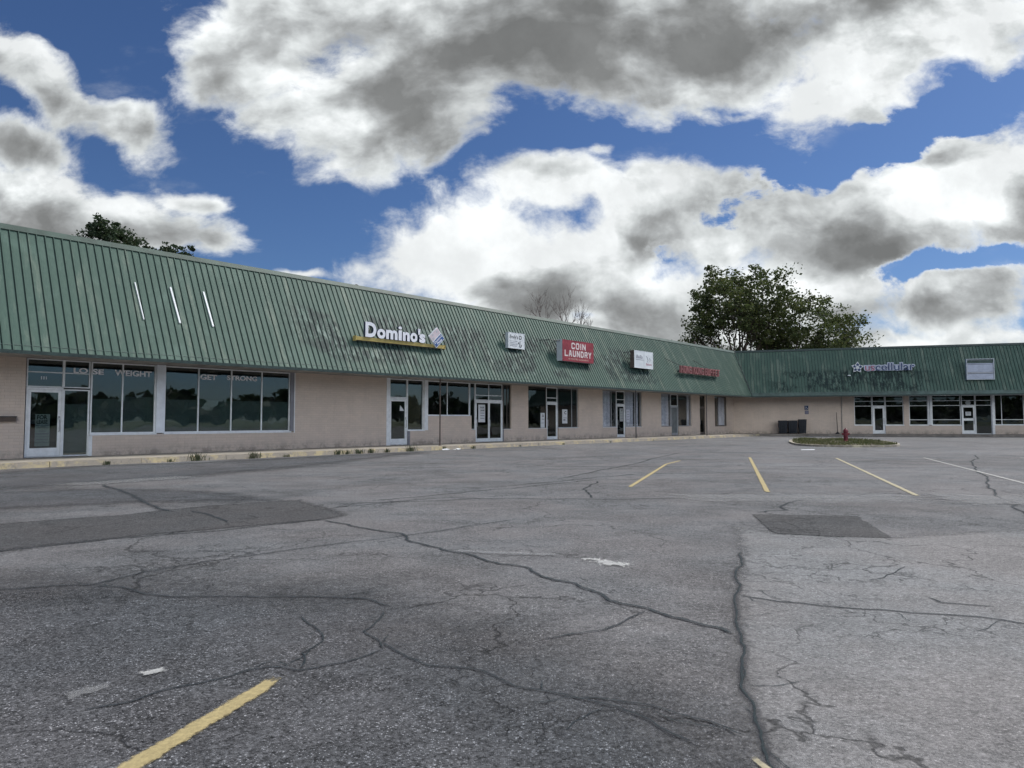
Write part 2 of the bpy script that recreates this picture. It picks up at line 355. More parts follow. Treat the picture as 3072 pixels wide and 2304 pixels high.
def glass_mat(name, tint, refl):
    m, T, bs = new_mat(name)
    T.n.remove(bs)
    gl = T.new('ShaderNodeBsdfGlossy'); gl.inputs['Roughness'].default_value = 0.012; gl.inputs['Color'].default_value = (0.95, 0.96, 0.92, 1)
    pos = T.new('ShaderNodeNewGeometry').outputs['Position']
    b = T.new('ShaderNodeBump'); b.inputs['Strength'].default_value = 0.18; b.inputs['Distance'].default_value = 0.02
    T.put(b.inputs['Height'], T.noise(pos, 0.9, 2)); T.put(gl.inputs['Normal'], b.outputs[0])
    tr = T.new('ShaderNodeBsdfTransparent'); tr.inputs[0].default_value = (*tint, 1)
    ge = T.new('ShaderNodeNewGeometry')
    c_ = T.math('ABSOLUTE', T.vmath('DOT_PRODUCT', ge.outputs['Incoming'], ge.outputs['True Normal'], out=1))
    f = T.math('ADD', T.math('MULTIPLY', T.math('POWER', T.math('SUBTRACT', 1.0, c_), 5.0), 0.9), 0.045 + refl, clamp=True)
    mx = T.new('ShaderNodeMixShader'); T.put(mx.inputs[0], f); T.l.new(tr.outputs[0], mx.inputs[1]); T.l.new(gl.outputs[0], mx.inputs[2])
    df = T.new('ShaderNodeBsdfDiffuse'); df.inputs[0].default_value = (0.20, 0.21, 0.21, 1)
    mx2 = T.new('ShaderNodeMixShader'); T.put(mx2.inputs[0], T.ramp(T.noise(pos, 1.4, 6, 0.6), 0.4, 0.75, 0.0, 0.07))
    T.l.new(mx.outputs[0], mx2.inputs[1]); T.l.new(df.outputs[0], mx2.inputs[2])
    T.l.new(mx2.outputs[0], T.n['Material Output'].inputs[0])
    return m
M['glass'] = glass_mat('window_glass', (0.72, 0.78, 0.78), 0.045)
M['glass_clear'] = glass_mat('clear_glass', (0.95, 0.96, 0.97), 0.03)
M['glass_dark'] = glass_mat('tinted_glass', (0.38, 0.42, 0.44), 0.03)
M['film'] = simple('window_film', (0.115, 0.145, 0.140), 0.7, 0.15, 0.8)
M['film_brown'] = simple('brown_board', (0.13, 0.090, 0.050), 0.7, 0.2, 0.8)
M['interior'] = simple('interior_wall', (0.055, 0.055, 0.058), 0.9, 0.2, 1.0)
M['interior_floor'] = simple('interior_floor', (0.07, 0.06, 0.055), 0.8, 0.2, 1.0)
M['curtain'] = simple('curtain_cloth', (0.55, 0.57, 0.64), 0.9, 0.18, 4.0)
M['door_gray'] = simple('door_gray', (0.14, 0.155, 0.16), 0.6, 0.2, 3.0)
M['white'] = simple('white_sign', (0.66, 0.69, 0.71), 0.5, 0.10, 2.5)
M['white_letter'] = simple('white_letter', (0.74, 0.75, 0.80), 0.5, 0.06, 2.0)
M['letter_side'] = simple('letter_side', (0.030, 0.040, 0.075), 0.5, 0.1, 2.0)
M['glass_text'] = simple('glass_lettering', (0.85, 0.83, 0.86), 0.7, 0.1, 2.0)
M['sign_side'] = simple('sign_side', (0.42, 0.46, 0.50), 0.5, 0.15, 2.0)
M['dark_metal'] = simple('dark_metal', (0.035, 0.035, 0.040), 0.5, 0.2, 4.0)
M['rust'] = simple('rust_brown', (0.085, 0.065, 0.055), 0.8, 0.35, 4.0)
M['red_sign'] = simple('red_sign', (0.275, 0.045, 0.055), 0.5, 0.30, 2.2)
M['cream'] = simple('cream_letter', (0.66, 0.60, 0.58), 0.6, 0.10, 3.0)
M['cream_dim'] = simple('cream_faded', (0.55, 0.33, 0.28), 0.6, 0.15, 3.0)
M['black'] = simple('black_print', (0.012, 0.012, 0.016), 0.6, 0.1, 3.0)
M['grey_print'] = simple('grey_print', (0.20, 0.20, 0.24), 0.6, 0.2, 3.0)
M['faint_print'] = simple('faint_print', (0.44, 0.46, 0.50), 0.6, 0.1, 3.0)
M['yellow_beam'] = simple('yellow_beam', (0.42, 0.33, 0.11), 0.6, 0.28, 1.6)
M['blue'] = simple('sign_blue', (0.035, 0.090, 0.250), 0.5, 0.15, 3.0)
M['navy'] = simple('sign_navy', (0.012, 0.035, 0.120), 0.5, 0.15, 3.0)
M['pink'] = simple('faded_pink', (0.58, 0.50, 0.53), 0.6, 0.12, 3.0)
M['pinkred'] = simple('faded_red', (0.36, 0.10, 0.15), 0.6, 0.2, 4.0)
M['maroon'] = simple('maroon_letter', (0.27, 0.115, 0.115), 0.6, 0.3, 3.0)
M['panel_white'] = simple('panel_white', (0.40, 0.44, 0.54), 0.5, 0.15, 2.0)
M['hydrant'] = simple('hydrant_red', (0.15, 0.018, 0.030), 0.5, 0.3, 6.0)
M['bin'] = simple('bin_plastic', (0.012, 0.016, 0.024), 0.5, 0.3, 4.0)
M['paper'] = simple('paper', (0.62, 0.64, 0.66), 0.8, 0.06, 5.0)
M['paper_gray'] = simple('paper_gray', (0.36, 0.38, 0.38), 0.8, 0.08, 5.0)
M['red_board'] = simple('red_board', (0.16, 0.030, 0.022), 0.7, 0.15, 2.0)
M['purple_sign'] = simple('purple_sign', (0.10, 0.09, 0.17), 0.6, 0.2, 5.0)
M['bark'] = simple('bark', (0.060, 0.046, 0.038), 0.9, 0.3, 3.0)
M['bark_pale'] = simple('bark_pale', (0.125, 0.100, 0.092), 0.9, 0.3, 3.0)
def leaf_mat(name, c1, c2, c3):
    m, T, bs = new_mat(name)
    oi = T.new('ShaderNodeNewGeometry')
    pos = oi.outputs['Position']
    n = T.noise(pos, 0.45, 4, 0.6); n2 = T.noise(pos, 3.0, 3, 0.7)
    c = T.mix(T.ramp(n, 0.35, 0.65), (*c1, 1), (*c2, 1)); c = T.mix(T.ramp(n2, 0.52, 0.75), c, (*c3, 1))
    T.put(bs.inputs['Base Color'], c); bs.inputs['Roughness'].default_value = 0.6; bs.inputs['Specular IOR Level'].default_value = 0.25
    tl = T.new('ShaderNodeBsdfTranslucent'); T.put(tl.inputs[0], T.scale(c, 1.4))
    mx = T.new('ShaderNodeMixShader'); mx.inputs[0].default_value = 0.35
    T.l.new(bs.outputs[0], mx.inputs[1]); T.l.new(tl.outputs[0], mx.inputs[2]); T.l.new(mx.outputs[0], T.n['Material Output'].inputs[0])
    return m
M['leaf'] = leaf_mat('maple_leaf', (0.040, 0.058, 0.022), (0.070, 0.090, 0.028), (0.120, 0.104, 0.036))
M['leaf_dark'] = leaf_mat('dark_leaf', (0.024, 0.042, 0.022), (0.036, 0.058, 0.026), (0.060, 0.060, 0.028))
M['grass'] = leaf_mat('grass_blade', (0.055, 0.070, 0.026), (0.085, 0.088, 0.040), (0.150, 0.130, 0.075))
M['weed'] = leaf_mat('weed_leaf', (0.060, 0.075, 0.040), (0.085, 0.095, 0.055), (0.12, 0.11, 0.07))
def ground_mat():
    m, T, bs = new_mat('field')
    pos = T.new('ShaderNodeNewGeometry').outputs['Position']
    T.put(bs.inputs['Base Color'], T.mix(T.ramp(T.noise(pos, 0.3, 8, 0.7), 0.35, 0.65), (0.055, 0.072, 0.028, 1), (0.10, 0.105, 0.055, 1)))
    bs.inputs['Roughness'].default_value = 0.95; return m
M['field'] = ground_mat()
M['dirt'] = simple('dirt', (0.13, 0.115, 0.085), 0.95, 0.4, 3.0, 0.1, bump=0.5)

# ------------------------------------------------------------------ mesh helpers
class MB:
    """collects geometry in a frame's local coordinates: x along the wall, y into the building, z up"""
    def __init__(s): s.v = []; s.f = []; s.m = []; s.e = []
    def quad(s, pts, mi=0, edge=None):
        i = len(s.v); s.v += [tuple(p) for p in pts]; s.f.append(tuple(range(i, i + len(pts)))); s.m.append(mi)
        s.e += list(edge) if edge else [1.0] * len(pts)
    def box(s, x0, x1, y0, y1, z0, z1, mi=0):
        i = len(s.v)
        s.v += [(x0, y0, z0), (x1, y0, z0), (x1, y1, z0), (x0, y1, z0), (x0, y0, z1), (x1, y0, z1), (x1, y1, z1), (x0, y1, z1)]
        s.e += [1.0] * 8
        for q in ((0, 3, 2, 1), (4, 5, 6, 7), (0, 1, 5, 4), (1, 2, 6, 5), (2, 3, 7, 6), (3, 0, 4, 7)):
            s.f.append(tuple(i + k for k in q)); s.m.append(mi)
    def prism(s, pts, y0, y1, mi=0, mi_side=None):
        """polygon in (x,z) extruded from y0 (front) to y1"""
        n = len(pts); i = len(s.v)
        s.v += [(x, y0, z) for x, z in pts] + [(x, y1, z) for x, z in pts]; s.e += [1.0] * (2 * n)
        s.f.append(tuple(i + k for k in range(n))); s.m.append(mi)
        s.f.append(tuple(i + n + k for k in reversed(range(n)))); s.m.append(mi)
        for k in range(n):
            s.f.append((i + k, i + n + k, i + n + (k + 1) % n, i + (k + 1) % n)); s.m.append(mi if mi_side is None else mi_side)
    def tube(s, path, radii, seg=8, mi=0, cap=True):
        i0 = len(s.v); prev = None
        for k, p in enumerate(path):
            p = Vector(p)
            a = Vector(path[max(k - 1, 0)]); b = Vector(path[min(k + 1, len(path) - 1)])
            d = (b - a).normalized() if (b - a).length > 1e-9 else Vector((0, 0, 1))
            ref = Vector((0, 0, 1)) if abs(d.z) < 0.95 else Vector((1, 0, 0))
            if prev is None: X = d.cross(ref).normalized()
            else:
                X = (prev - d * prev.dot(d))
                X = X.normalized() if X.length > 1e-6 else d.cross(ref).normalized()
            prev = X; Y = d.cross(X)
            r = radii[k] if hasattr(radii, '__len__') else radii
            for j in range(seg):
                an = 2 * math.pi * j / seg
                s.v.append(tuple(p + X * r * math.cos(an) + Y * r * math.sin(an))); s.e.append(1.0)
        for k in range(len(path) - 1):
            for j in range(seg):
                a = i0 + k * seg + j; b = i0 + k * seg + (j + 1) % seg
                s.f.append((a, b, b + seg, a + seg)); s.m.append(mi)
        if cap:
            s.f.append(tuple(i0 + j for j in reversed(range(seg)))); s.m.append(mi)
            s.f.append(tuple(i0 + (len(path) - 1) * seg + j for j in range(seg))); s.m.append(mi)
    def lathe(s, prof, cx=0, cy=0, seg=20, mi=0):
        i0 = len(s.v)
        for r, z in prof:
            for j in range(seg):
                an = 2 * math.pi * j / seg; s.v.append((cx + r * math.cos(an), cy + r * math.sin(an), z)); s.e.append(1.0)
        for k in range(len(prof) - 1):
            for j in range(seg):
                a = i0 + k * seg + j; b = i0 + k * seg + (j + 1) % seg
                s.f.append((a, b, b + seg, a + seg)); s.m.append(mi)
        s.f.append(tuple(i0 + j for j in reversed(range(seg)))); s.m.append(mi)
        s.f.append(tuple(i0 + (len(prof) - 1) * seg + j for j in range(seg))); s.m.append(mi)
    def text(s, string, x0, x1, z0, z1, y0, depth, mi=0, mi_side=None, bold=0.0, shear=0.0):
        """lettering fitted to a box; face at y0, body running back by depth"""
        cu = bpy.data.curves.new('txt', 'FONT'); cu.body = string; cu.extrude = 0.5 if depth > 0 else 0.0
        cu.offset = bold; cu.shear = shear; cu.resolution_u = 4
        ob = bpy.data.objects.new('txt', cu); COL.objects.link(ob)
        dg = bpy.context.evaluated_depsgraph_get(); me = bpy.data.meshes.new_from_object(ob.evaluated_get(dg))
        xs = [v.co.x for v in me.vertices]; ys = [v.co.y for v in me.vertices]
        ax, bx, ay_, by = min(xs), max(xs), min(ys), max(ys); i = len(s.v)
        for v in me.vertices:
            s.v.append((x0 + (v.co.x - ax) / (bx - ax) * (x1 - x0), y0 + (0.5 - v.co.z) * depth if depth > 0 else y0, z0 + (v.co.y - ay_) / (by - ay_) * (z1 - z0)))
            s.e.append(1.0)
        for p in me.polygons:
            s.f.append(tuple(i + k for k in p.vertices)); s.m.append(mi if (abs(p.normal.z) > 0.7 or mi_side is None) else mi_side)
        bpy.data.objects.remove(ob); bpy.data.curves.remove(cu); bpy.data.meshes.remove(me)
    def xform(s, mat, start=0):
        for k in range(start, len(s.v)): s.v[k] = tuple(mat @ Vector(s.v[k]))
    def build(s, name, mats, parent=None, frame=None, uv=None, smooth=False):
        fm = frame if frame is not None else Matrix.Identity(4)
        pw_ = WM[parent.name] if parent is not None else Matrix.Identity(4)
        tr = pw_.inverted() @ fm
        me = bpy.data.meshes.new(name)
        me.from_pydata([tuple(tr @ Vector(v)) for v in s.v], [], s.f)
        if not isinstance(mats, (list, tuple)): mats = [mats]
        for m in mats: me.materials.append(m)
        me.polygons.foreach_set('material_index', s.m)
        if smooth: me.polygons.foreach_set('use_smooth', [True] * len(s.f))
        at = me.attributes.new('edge', 'FLOAT', 'POINT'); at.data.foreach_set('value', s.e)
        if uv is not None:
            ul = me.uv_layers.new(name='UVMap')
            for p in me.polygons:
                for li, vi in zip(p.loop_indices, p.vertices): ul.data[li].uv = uv(s.v[vi])
        me.update()
        o = bpy.data.objects.new(name, me); COL.objects.link(o)
        if parent is not None: o.parent = parent; WM[o.name] = pw_.copy()
        else: WM[o.name] = Matrix.Identity(4)
        return o
WM = {}
def frame(origin, u):      # right-handed: x = along, y = into the building, z = up
    x = Vector((u[0], u[1], 0)).normalized(); z = Vector((0, 0, 1)); y = z.cross(x)
    m = Matrix((x, y, z)).transposed().to_4x4(); m.translation = Vector(origin); return m
def tag(o, label=None, cat=None, group=None, kind=None):
    if label: o['label'] = label
    if cat: o['category'] = cat
    if group: o['group'] = group
    if kind: o['kind'] = kind
    return o
def thing(name, label, cat, fr, loc=(0, 0, 0), group=None, extra=None):
    o = bpy.data.objects.new(name, None); COL.objects.link(o)
    m = fr @ Matrix.Translation(Vector(loc))
    if extra is not None: m = m @ extra
    o.matrix_world = m; WM[o.name] = m
    o.empty_display_size = 0.3
    return tag(o, label, cat, group)

I4 = Matrix.Identity(4)
U1 = (math.sin(R(41.6512)), math.cos(R(41.6512))); N1 = (math.cos(R(41.6512)), -math.sin(R(41.6512)))
B2 = 41.6512 + 90 - 25.189
U2 = (math.sin(R(B2)), math.cos(R(B2)))
W0 = (-26.8364 * N1[0], -26.8364 * N1[1], 0)
CC = (W0[0] + 60.712 * U1[0], W0[1] + 60.712 * U1[1], 0)
FM = frame(W0, U1); FW = frame(CC, U2)
OV, ZE, RB, ZR, ZS = 2.357, 3.44, 2.2503, 7.65, 0.17
TL = math.hypot(RB, ZR - ZE)
def rp(s, t, h=0.0):       # point on the sloped roof in a wing's frame
    return (s, -(OV - RB * t / TL + h * (ZR - ZE) / TL), ZE + (ZR - ZE) * t / TL + h * RB / TL)
def roof_y(z): return -(OV - RB * (z - ZE) / (ZR - ZE))
SE, SR, SE2, SR2 = 59.216, 60.644, 1.496, 0.068

# ------------------------------------------------------------------ ground
def struct(o, label=None): return tag(o, kind='structure')
g = MB(); g.quad([(1500 * math.cos(a * math.pi / 24), 1500 * math.sin(a * math.pi / 24), -0.06) for a in range(48)])
struct(g.build('ground', M['field']))
g = MB(); g.quad([(-90, -70, 0), (110, -70, 0), (110, 95, 0), (-90, 95, 0)]); struct(g.build('parking_lot', M['asphalt']))

def patch(name, pts, mat, z, inset=0.35, kind='structure', sub=0.6):
    """a flat sheet on the asphalt whose rim fades out raggedly over the inset"""
    n = len(pts); xs = [p[0] for p in pts]; ys = [p[1] for p in pts]
    def sd(x, y):
        best = 1e9; ins = False
        for i in range(n):
            ax, ay_ = pts[i]; bx, by = pts[(i + 1) % n]; ex, ey = bx - ax, by - ay_
            t_ = max(0, min(1, ((x - ax) * ex + (y - ay_) * ey) / (ex * ex + ey * ey + 1e-12)))
            best = min(best, (x - ax - ex * t_) ** 2 + (y - ay_ - ey * t_) ** 2)
            if (ay_ > y) != (by > y) and x < ex * (y - ay_) / ey + ax: ins = not ins
        d_ = math.sqrt(best); return d_ if ins else -d_
    step = max(inset * 0.55, 0.012); x0, y0 = min(xs) - inset, min(ys) - inset
    nx = int((max(xs) - x0 + inset) / step) + 2; ny = int((max(ys) - y0 + inset) / step) + 2
    while nx * ny > 26000: step *= 1.15; nx = int((max(xs) - x0 + inset) / step) + 2; ny = int((max(ys) - y0 + inset) / step) + 2
    bm = bmesh.new(); lay = bm.verts.layers.float.new('edge'); V = {}
    val = [[max(0.0, min(1.0, 0.5 + sd(x0 + i * step, y0 + j * step) / (2 * inset))) for j in range(ny)] for i in range(nx)]
    def gv(i, j):
        if (i, j) not in V:
            v = bm.verts.new((x0 + i * step, y0 + j * step, z)); v[lay] = val[i][j]; V[(i, j)] = v
        return V[(i, j)]
    for i in range(nx - 1):
        for j in range(ny - 1):
            if max(val[i][j], val[i + 1][j], val[i][j + 1], val[i + 1][j + 1]) > 0: bm.faces.new((gv(i, j), gv(i + 1, j), gv(i + 1, j + 1), gv(i, j + 1)))
    me = bpy.data.meshes.new(name); bm.to_mesh(me); bm.free(); me.materials.append(mat)
    o = bpy.data.objects.new(name, me); COL.objects.link(o); o['kind'] = kind; return o
def strip(name, pts, width, mat, z, jitter=0.0, step=0.12, taper=True, kind='structure'):
    pts = [Vector(p) for p in pts]; path = []
    for a, b in zip(pts[:-1], pts[1:]):
        L = (b - a).length; k = max(1, int(L / step))
        for j in range(k): path.append(a.lerp(b, j / k))
    path.append(pts[-1]); n = len(path)
    rr = random.Random(len(path) * 31 + int(abs(pts[0].x) * 100)); j1 = 0.0
    for i in range(n):
        j1 = j1 * 0.75 + rr.uniform(-1, 1) * jitter
        d = (path[min(i + 1, n - 1)] - path[max(i - 1, 0)]); d = d.normalized() if d.length > 0 else Vector((1, 0))
        path[i] = path[i] + Vector((-d.y, d.x)) * j1
    m = MB()
    for i in range(n):
        d = (path[min(i + 1, n - 1)] - path[max(i - 1, 0)]); d = d.normalized(); nr = Vector((-d.y, d.x))
        w = width * (0.7 + 0.6 * rr.random()) if jitter else width
        e = 0.0 if (i in (0, n - 1)) else 1.0
        if taper and (i < 2 or i > n - 3): w *= 0.4
        for s_, ee in ((1, 0.0), (0.25, e), (-0.25, e), (-1, 0.0)):
            p = path[i] + nr * w * 0.5 * s_; m.v.append((p.x, p.y, z)); m.e.append(ee)
    for i in range(n - 1):
        for k in range(3):
            a = i * 4 + k; m.f.append((a, a + 1, a + 5, a + 4)[::-1]); m.m.append(0)
    o = m.build(name, mat); o['kind'] = kind; return o
GRAY = [(2.85, 8.86), (2.48, 7.53), (2.18, 6.65), (1.72, 5.4), (1.49, 4.62), (1.25, 3.83), (1.09, 3.17), (1.01, 2.77), (0.80, 1.7), (0.7, -3), (12, -6), (22, 8.5), (6.27, 8.53), (4.34, 7.99), (3.73, 8.09), (3.12, 8.32)]
patch('asphalt_overlay', GRAY, M['asphalt_gray'], 0.0042, 0.22)
patch('asphalt_overlay', [(-9, 5.2), (-5.54, 5.5), (-3.4, 5.7), (-1.34, 5.28), (-0.92, 5.01), (-0.5, 4.3), (0.15, 3.7), (0.6, 3.3), (0.85, 2.6), (0.7, -3), (-8, -4), (-12, 2)], M['asphalt_dark'], 0.003, 1.3)
patch('asphalt_overlay', [(-7.73, 8.81), (-6.76, 9.2), (-5.68, 10.0), (-4.84, 11.11), (-3.69, 11.93), (-2.37, 10.04), (-2.58, 9.57), (-3.1, 9.22), (-4.59, 8.09), (-5.35, 7.3), (-5.9, 6.74), (-9, 5.8), (-11, 8)], M['asphalt_smooth'], 0.005, 0.25)
patch('asphalt_overlay', [(-14.17, 14.5), (-13.09, 20.88), (-10.19, 22.67), (-6.94, 26.94), (-4.0, 30.2), (-5.0, 25.5), (-6.2, 21.0), (-8.0, 17.0), (-10.5, 13.5)], M['asphalt_dark'], 0.005, 1.0)
patch('asphalt_overlay', [(-10.5, 11.6), (-9.87, 13.2), (-8.28, 13.98), (-6.05, 13.48), (-4.16, 11.82), (-5.85, 11.79), (-7.98, 10.85), (-9.5, 10.2)], M['asphalt_dark'], 0.006, 0.5)
patch('asphalt_patch', [(3.45, 10.02), (4.84, 9.79), (4.34, 7.99), (3.73, 8.09), (3.12, 8.32)], M['asphalt_patch'], 0.007, 0.10, sub=0.3)
CRACKS = {
'a': (0.065, [(2.34, 7.15), (2.14, 6.5), (1.87, 5.84), (1.72, 5.4), (1.53, 4.78), (1.39, 4.28), (1.25, 3.83), (1.15, 3.47), (1.09, 3.17), (1.04, 2.92), (1.01, 2.77), (0.96, 2.4)]),
'b': (0.05, [(1.72, 5.4), (1.89, 5.28), (2.12, 5.16), (2.52, 4.99), (2.92, 4.87), (3.38, 4.64), (3.76, 4.49)]),
'c': (0.06, [(-2.55, 9.47), (-1.76, 8.67), (-1.2, 8.0), (-0.77, 7.42), (-0.46, 7.09), (0.0, 6.54), (0.26, 6.05), (0.64, 5.53), (0.97, 5.03), (1.21, 4.69), (1.4, 4.42)]),
'd': (0.05, [(-4.51, 5.46), (-4.11, 5.62), (-3.88, 5.7), (-3.46, 5.79), (-3.31, 6.22), (-2.92, 6.73), (-2.23, 7.4), (-1.37, 8.08), (-0.62, 8.87), (0.0, 9.5)]),
'e': (0.05, [(-3.43, 5.74), (-2.88, 5.48), (-2.33, 5.39), (-1.79, 5.38), (-1.25, 5.34), (-1.07, 5.29), (-0.86, 5.09)]),
'f': (0.032, [(-2.0, 3.3), (-1.84, 3.39), (-1.75, 3.53), (-1.53, 3.69), (-1.34, 3.86), (-1.14, 3.81), (-0.92, 3.94), (-0.76, 4.15)]),
'g': (0.034, [(-0.81, 4.3), (-0.69, 4.13), (-0.46, 3.88), (-0.16, 3.8), (0.0, 3.59), (0.07, 3.55), (0.32, 3.42), (0.49, 3.32), (0.62, 3.17), (0.78, 2.94)]),
'h': (0.026, [(0.32, 3.45), (0.66, 3.34), (0.88, 3.17), (0.99, 3.01)]),
'i': (0.028, [(-0.76, 4.15), (-0.86, 4.37), (-0.95, 4.49), (-0.9, 4.8), (-0.91, 4.97)]),
'j': (0.026, [(-1.15, 3.84), (-1.22, 4.09), (-1.16, 4.3), (-1.3, 4.61), (-1.46, 4.84)]),
'k': (0.15, [(-8.82, 14.94), (-6.48, 12.09), (-5.04, 10.37)]),
'l': (0.10, [(-4.87, 10.53), (-3.78, 9.24)]),
'm': (0.08, [(-5.78, 6.99), (-5.32, 7.26), (-4.57, 8.05), (-3.72, 8.54), (-3.07, 9.13), (-2.58, 9.57)]),
'n': (0.075, [(17.92, 26.83), (15.22, 22.91), (12.71, 19.05), (9.88, 14.4), (8.34, 11.87), (7.55, 10.36), (7.04, 9.28)]),
'o': (0.06, [(1.89, 15.49), (1.6, 14.24), (1.42, 12.88), (1.41, 12.11)]),
'p': (0.07, [(-2.91, 11.36), (-1.32, 11.72), (0.0, 12.09), (2.68, 12.03), (5.54, 11.98), (8.57, 11.64), (10.33, 11.57)]),
'q': (0.045, [(3.14, 5.36), (3.16, 5.17), (3.31, 5.11), (3.48, 5.05)]),
'r': (0.06, [(3.59, 10.19), (4.14, 10.45), (5.07, 11.99)]),
's': (0.03, [(0.19, 4.34), (0.6, 4.53), (0.95, 4.97)]),
't': (0.07, [(-2.4, 11.8), (-1.32, 12.72), (0.0, 13.79), (2.02, 15.93)]),
'u': (0.05, [(-2.81, 10.69), (-2.29, 11.29), (-1.26, 12.15), (0.0, 11.99)]),
'v': (0.035, [(-3.3, 7.27), (-2.9, 7.23), (-2.56, 7.02)]),
'w': (0.09, [(6.63, 18.05), (3.05, 17.42), (-0.24, 14.28)]),
'x': (0.10, [(0.0, 20.49), (7.49, 20.4), (14.18, 19.21)]),
'y': (0.02, [(2.97, 5.9), (3.17, 5.98), (3.63, 6.45)]),
'z': (0.10, [(-9.0, 20.0), (-4.0, 21.0), (2.0, 25.0), (9, 30)]),
'aa': (0.09, [(1.0, 16.0), (4.0, 22.0), (7.0, 29.0)]),
}
def kink(pts, amp, rr):
    P_ = [Vector(p) for p in pts]
    for lev in range(4):
        out = []
        for a, b in zip(P_[:-1], P_[1:]):
            d = b - a; out.append(a)
            if d.length > 0.05: out.append(a.lerp(b, rr.uniform(.35, .65)) + Vector((-d.y, d.x)).normalized() * rr.gauss(0, amp) * min(1, d.length / .5))
        P_ = out + [P_[-1]]; amp *= .62
    return P_
crr = random.Random(19)
for w_, pts in CRACKS.values():
    far = pts[0][1] > 9
    kp = kink(pts, 0.028 if not far else .07, crr)
    strip('asphalt_crack', kp, w_ * 1.15, M['crack_stain'], 0.0080, 0.0, 0.05 if not far else .2, kind='structure')
    strip('asphalt_crack', kp, max(w_ * 0.30, 0.012 if not far else 0.032), M['crack'], 0.0092, 0.004, 0.03 if not far else 0.12)
    if not far:
        for q in range(3, len(kp) - 3, 9):
            if crr.random() < .6:
                a = crr.uniform(0, 6.28); L = crr.uniform(.12, .45); e_ = (kp[q].x + L * math.cos(a), kp[q].y + L * math.sin(a))
                strip('asphalt_crack', kink([kp[q], e_], .05, crr), .010, M['crack'], 0.0088, 0.003, 0.03)
# parking stall lines, perimeter markings and pale scuffs
def line(pts, w, mat, name='road_marking'): return strip(name, pts, w, mat, 0.0105, 0.0, 0.25, False)
line([(-1.62, 2.30), (-1.49, 2.76), (-1.2, 3.78)], 0.145, M['yellow_line'])
line([(2.35, 14.0), (3.62, 17.9), (4.75, 21.4), (5.7, 23.4)], 0.15, M['yellow_line'])
line([(4.76, 12.95), (8.67, 25.32)], 0.15, M['yellow_line'])
line([(7.16, 12.25), (11.57, 24.8)], 0.15, M['faded_line'])
line([(10.2, 13.0), (14.78, 24.95)], 0.15, M['white_line'])
line([(13.6, 12.3), (18.2, 24.9)], 0.15, M['white_line'])
line([(0.95, 2.90), (0.985, 2.72), (1.02, 2.5)], 0.06, M['faded_line'])
line([(3.0, 19.4), (8.0, 18.9), (16.5, 17.9)], 0.12, M['scuff_faint'])
patch('pale_scuff', [(0.72, 6.82), (0.95, 6.70), (1.12, 6.58), (1.02, 6.44), (0.82, 6.56)], M['scuff'], 0.012, 0.09, sub=0.2)
patch('pale_scuff', [(-0.60, 7.30), (-0.1, 7.16), (0.42, 7.05), (0.42, 6.93), (-0.1, 7.04), (-0.6, 7.16)], M['scuff_faint'], 0.012, 0.05, sub=0.2)
patch('pale_scuff', [(-9.8, 14.9), (-8.2, 17.0), (-7.6, 16.6), (-9.1, 14.6)], M['scuff_faint'], 0.012, 0.25, sub=0.4)
patch('pale_scuff', [(-2.22, 3.47), (-2.10, 3.60), (-2.04, 3.56), (-2.15, 3.43)], M['scuff_faint'], 0.012, 0.03, sub=0.1)
patch('pale_scuff', [(-1.98, 3.77), (-1.90, 3.84), (-1.87, 3.80), (-1.94, 3.74)], M['scuff'], 0.012, 0.02, sub=0.05)
patch('pale_scuff', [(7.4, 12.6), (11.5, 12.0), (10.5, 10.6), (7.2, 11.2)], M['scuff_faint'], 0.012, 0.4)
patch('pale_scuff', [(2.9, 12.6), (7.0, 12.5), (6.8, 11.4), (3.0, 11.6)], M['scuff_faint'], 0.012, 0.4)

# ------------------------------------------------------------------ pavements and kerbs
m = MB()
SW = 2.75
m.quad([(-16, -SW, ZS), (59.24, -SW, ZS), (60.712, 0.0, ZS), (-16, 0.0, ZS)])
o = m.build('sidewalk', M['concrete'], frame=FM); struct(o)
m = MB(); m.quad([(1.86, -2.5, ZS), (40, -2.5, ZS), (40, 0, ZS), (0, 0, ZS)]); m.quad([(1.86, -2.5, ZS), (40, -2.5, ZS), (40, -2.5, -0.01), (1.86, -2.5, -0.01)][::-1])
struct(m.build('sidewalk', M['concrete_dark'], frame=FW))
m = MB(); rr = random.Random(3); x = -16.0
while x < 59.0:
    L = min(rr.uniform(2.4, 3.2), 59.24 - x); d = rr.uniform(-0.02, 0.02); h = rr.uniform(-0.015, 0.01)
    n_ = 8
    for k in range(n_):
        a = x + L * k / n_ ; b = x + L * (k + 1) / n_ - (0.015 if k == n_ - 1 else 0)
        e0 = rr.uniform(-0.008, 0.008)
        m.quad([(a, -SW + 0.002, ZS + 0.004 + h), (a, -SW - 0.15 + d, ZS + 0.002 + h + e0), (b, -SW - 0.15 + d, ZS + 0.002 + h), (b, -SW + 0.002, ZS + 0.004 + h)])
        m.quad([(a, -SW - 0.15 + d, ZS + 0.002 + h + e0), (a, -SW - 0.185 + d, -0.02), (b, -SW - 0.185 + d, -0.02), (b, -SW - 0.15 + d, ZS + 0.002 + h)])
    m.quad([(x, -SW, ZS + h), (x, -SW, -0.02), (x, -SW - 0.185 + d, -0.02), (x, -SW - 0.15 + d, ZS + h)])
    m.quad([(x + L - .015, -SW, ZS + h), (x + L - .015, -SW - 0.15 + d, ZS + h), (x + L - .015, -SW - 0.185 + d, -0.02), (x + L - .015, -SW, -0.02)])
    x += L
struct(m.build('kerb', M['kerb'], frame=FM))

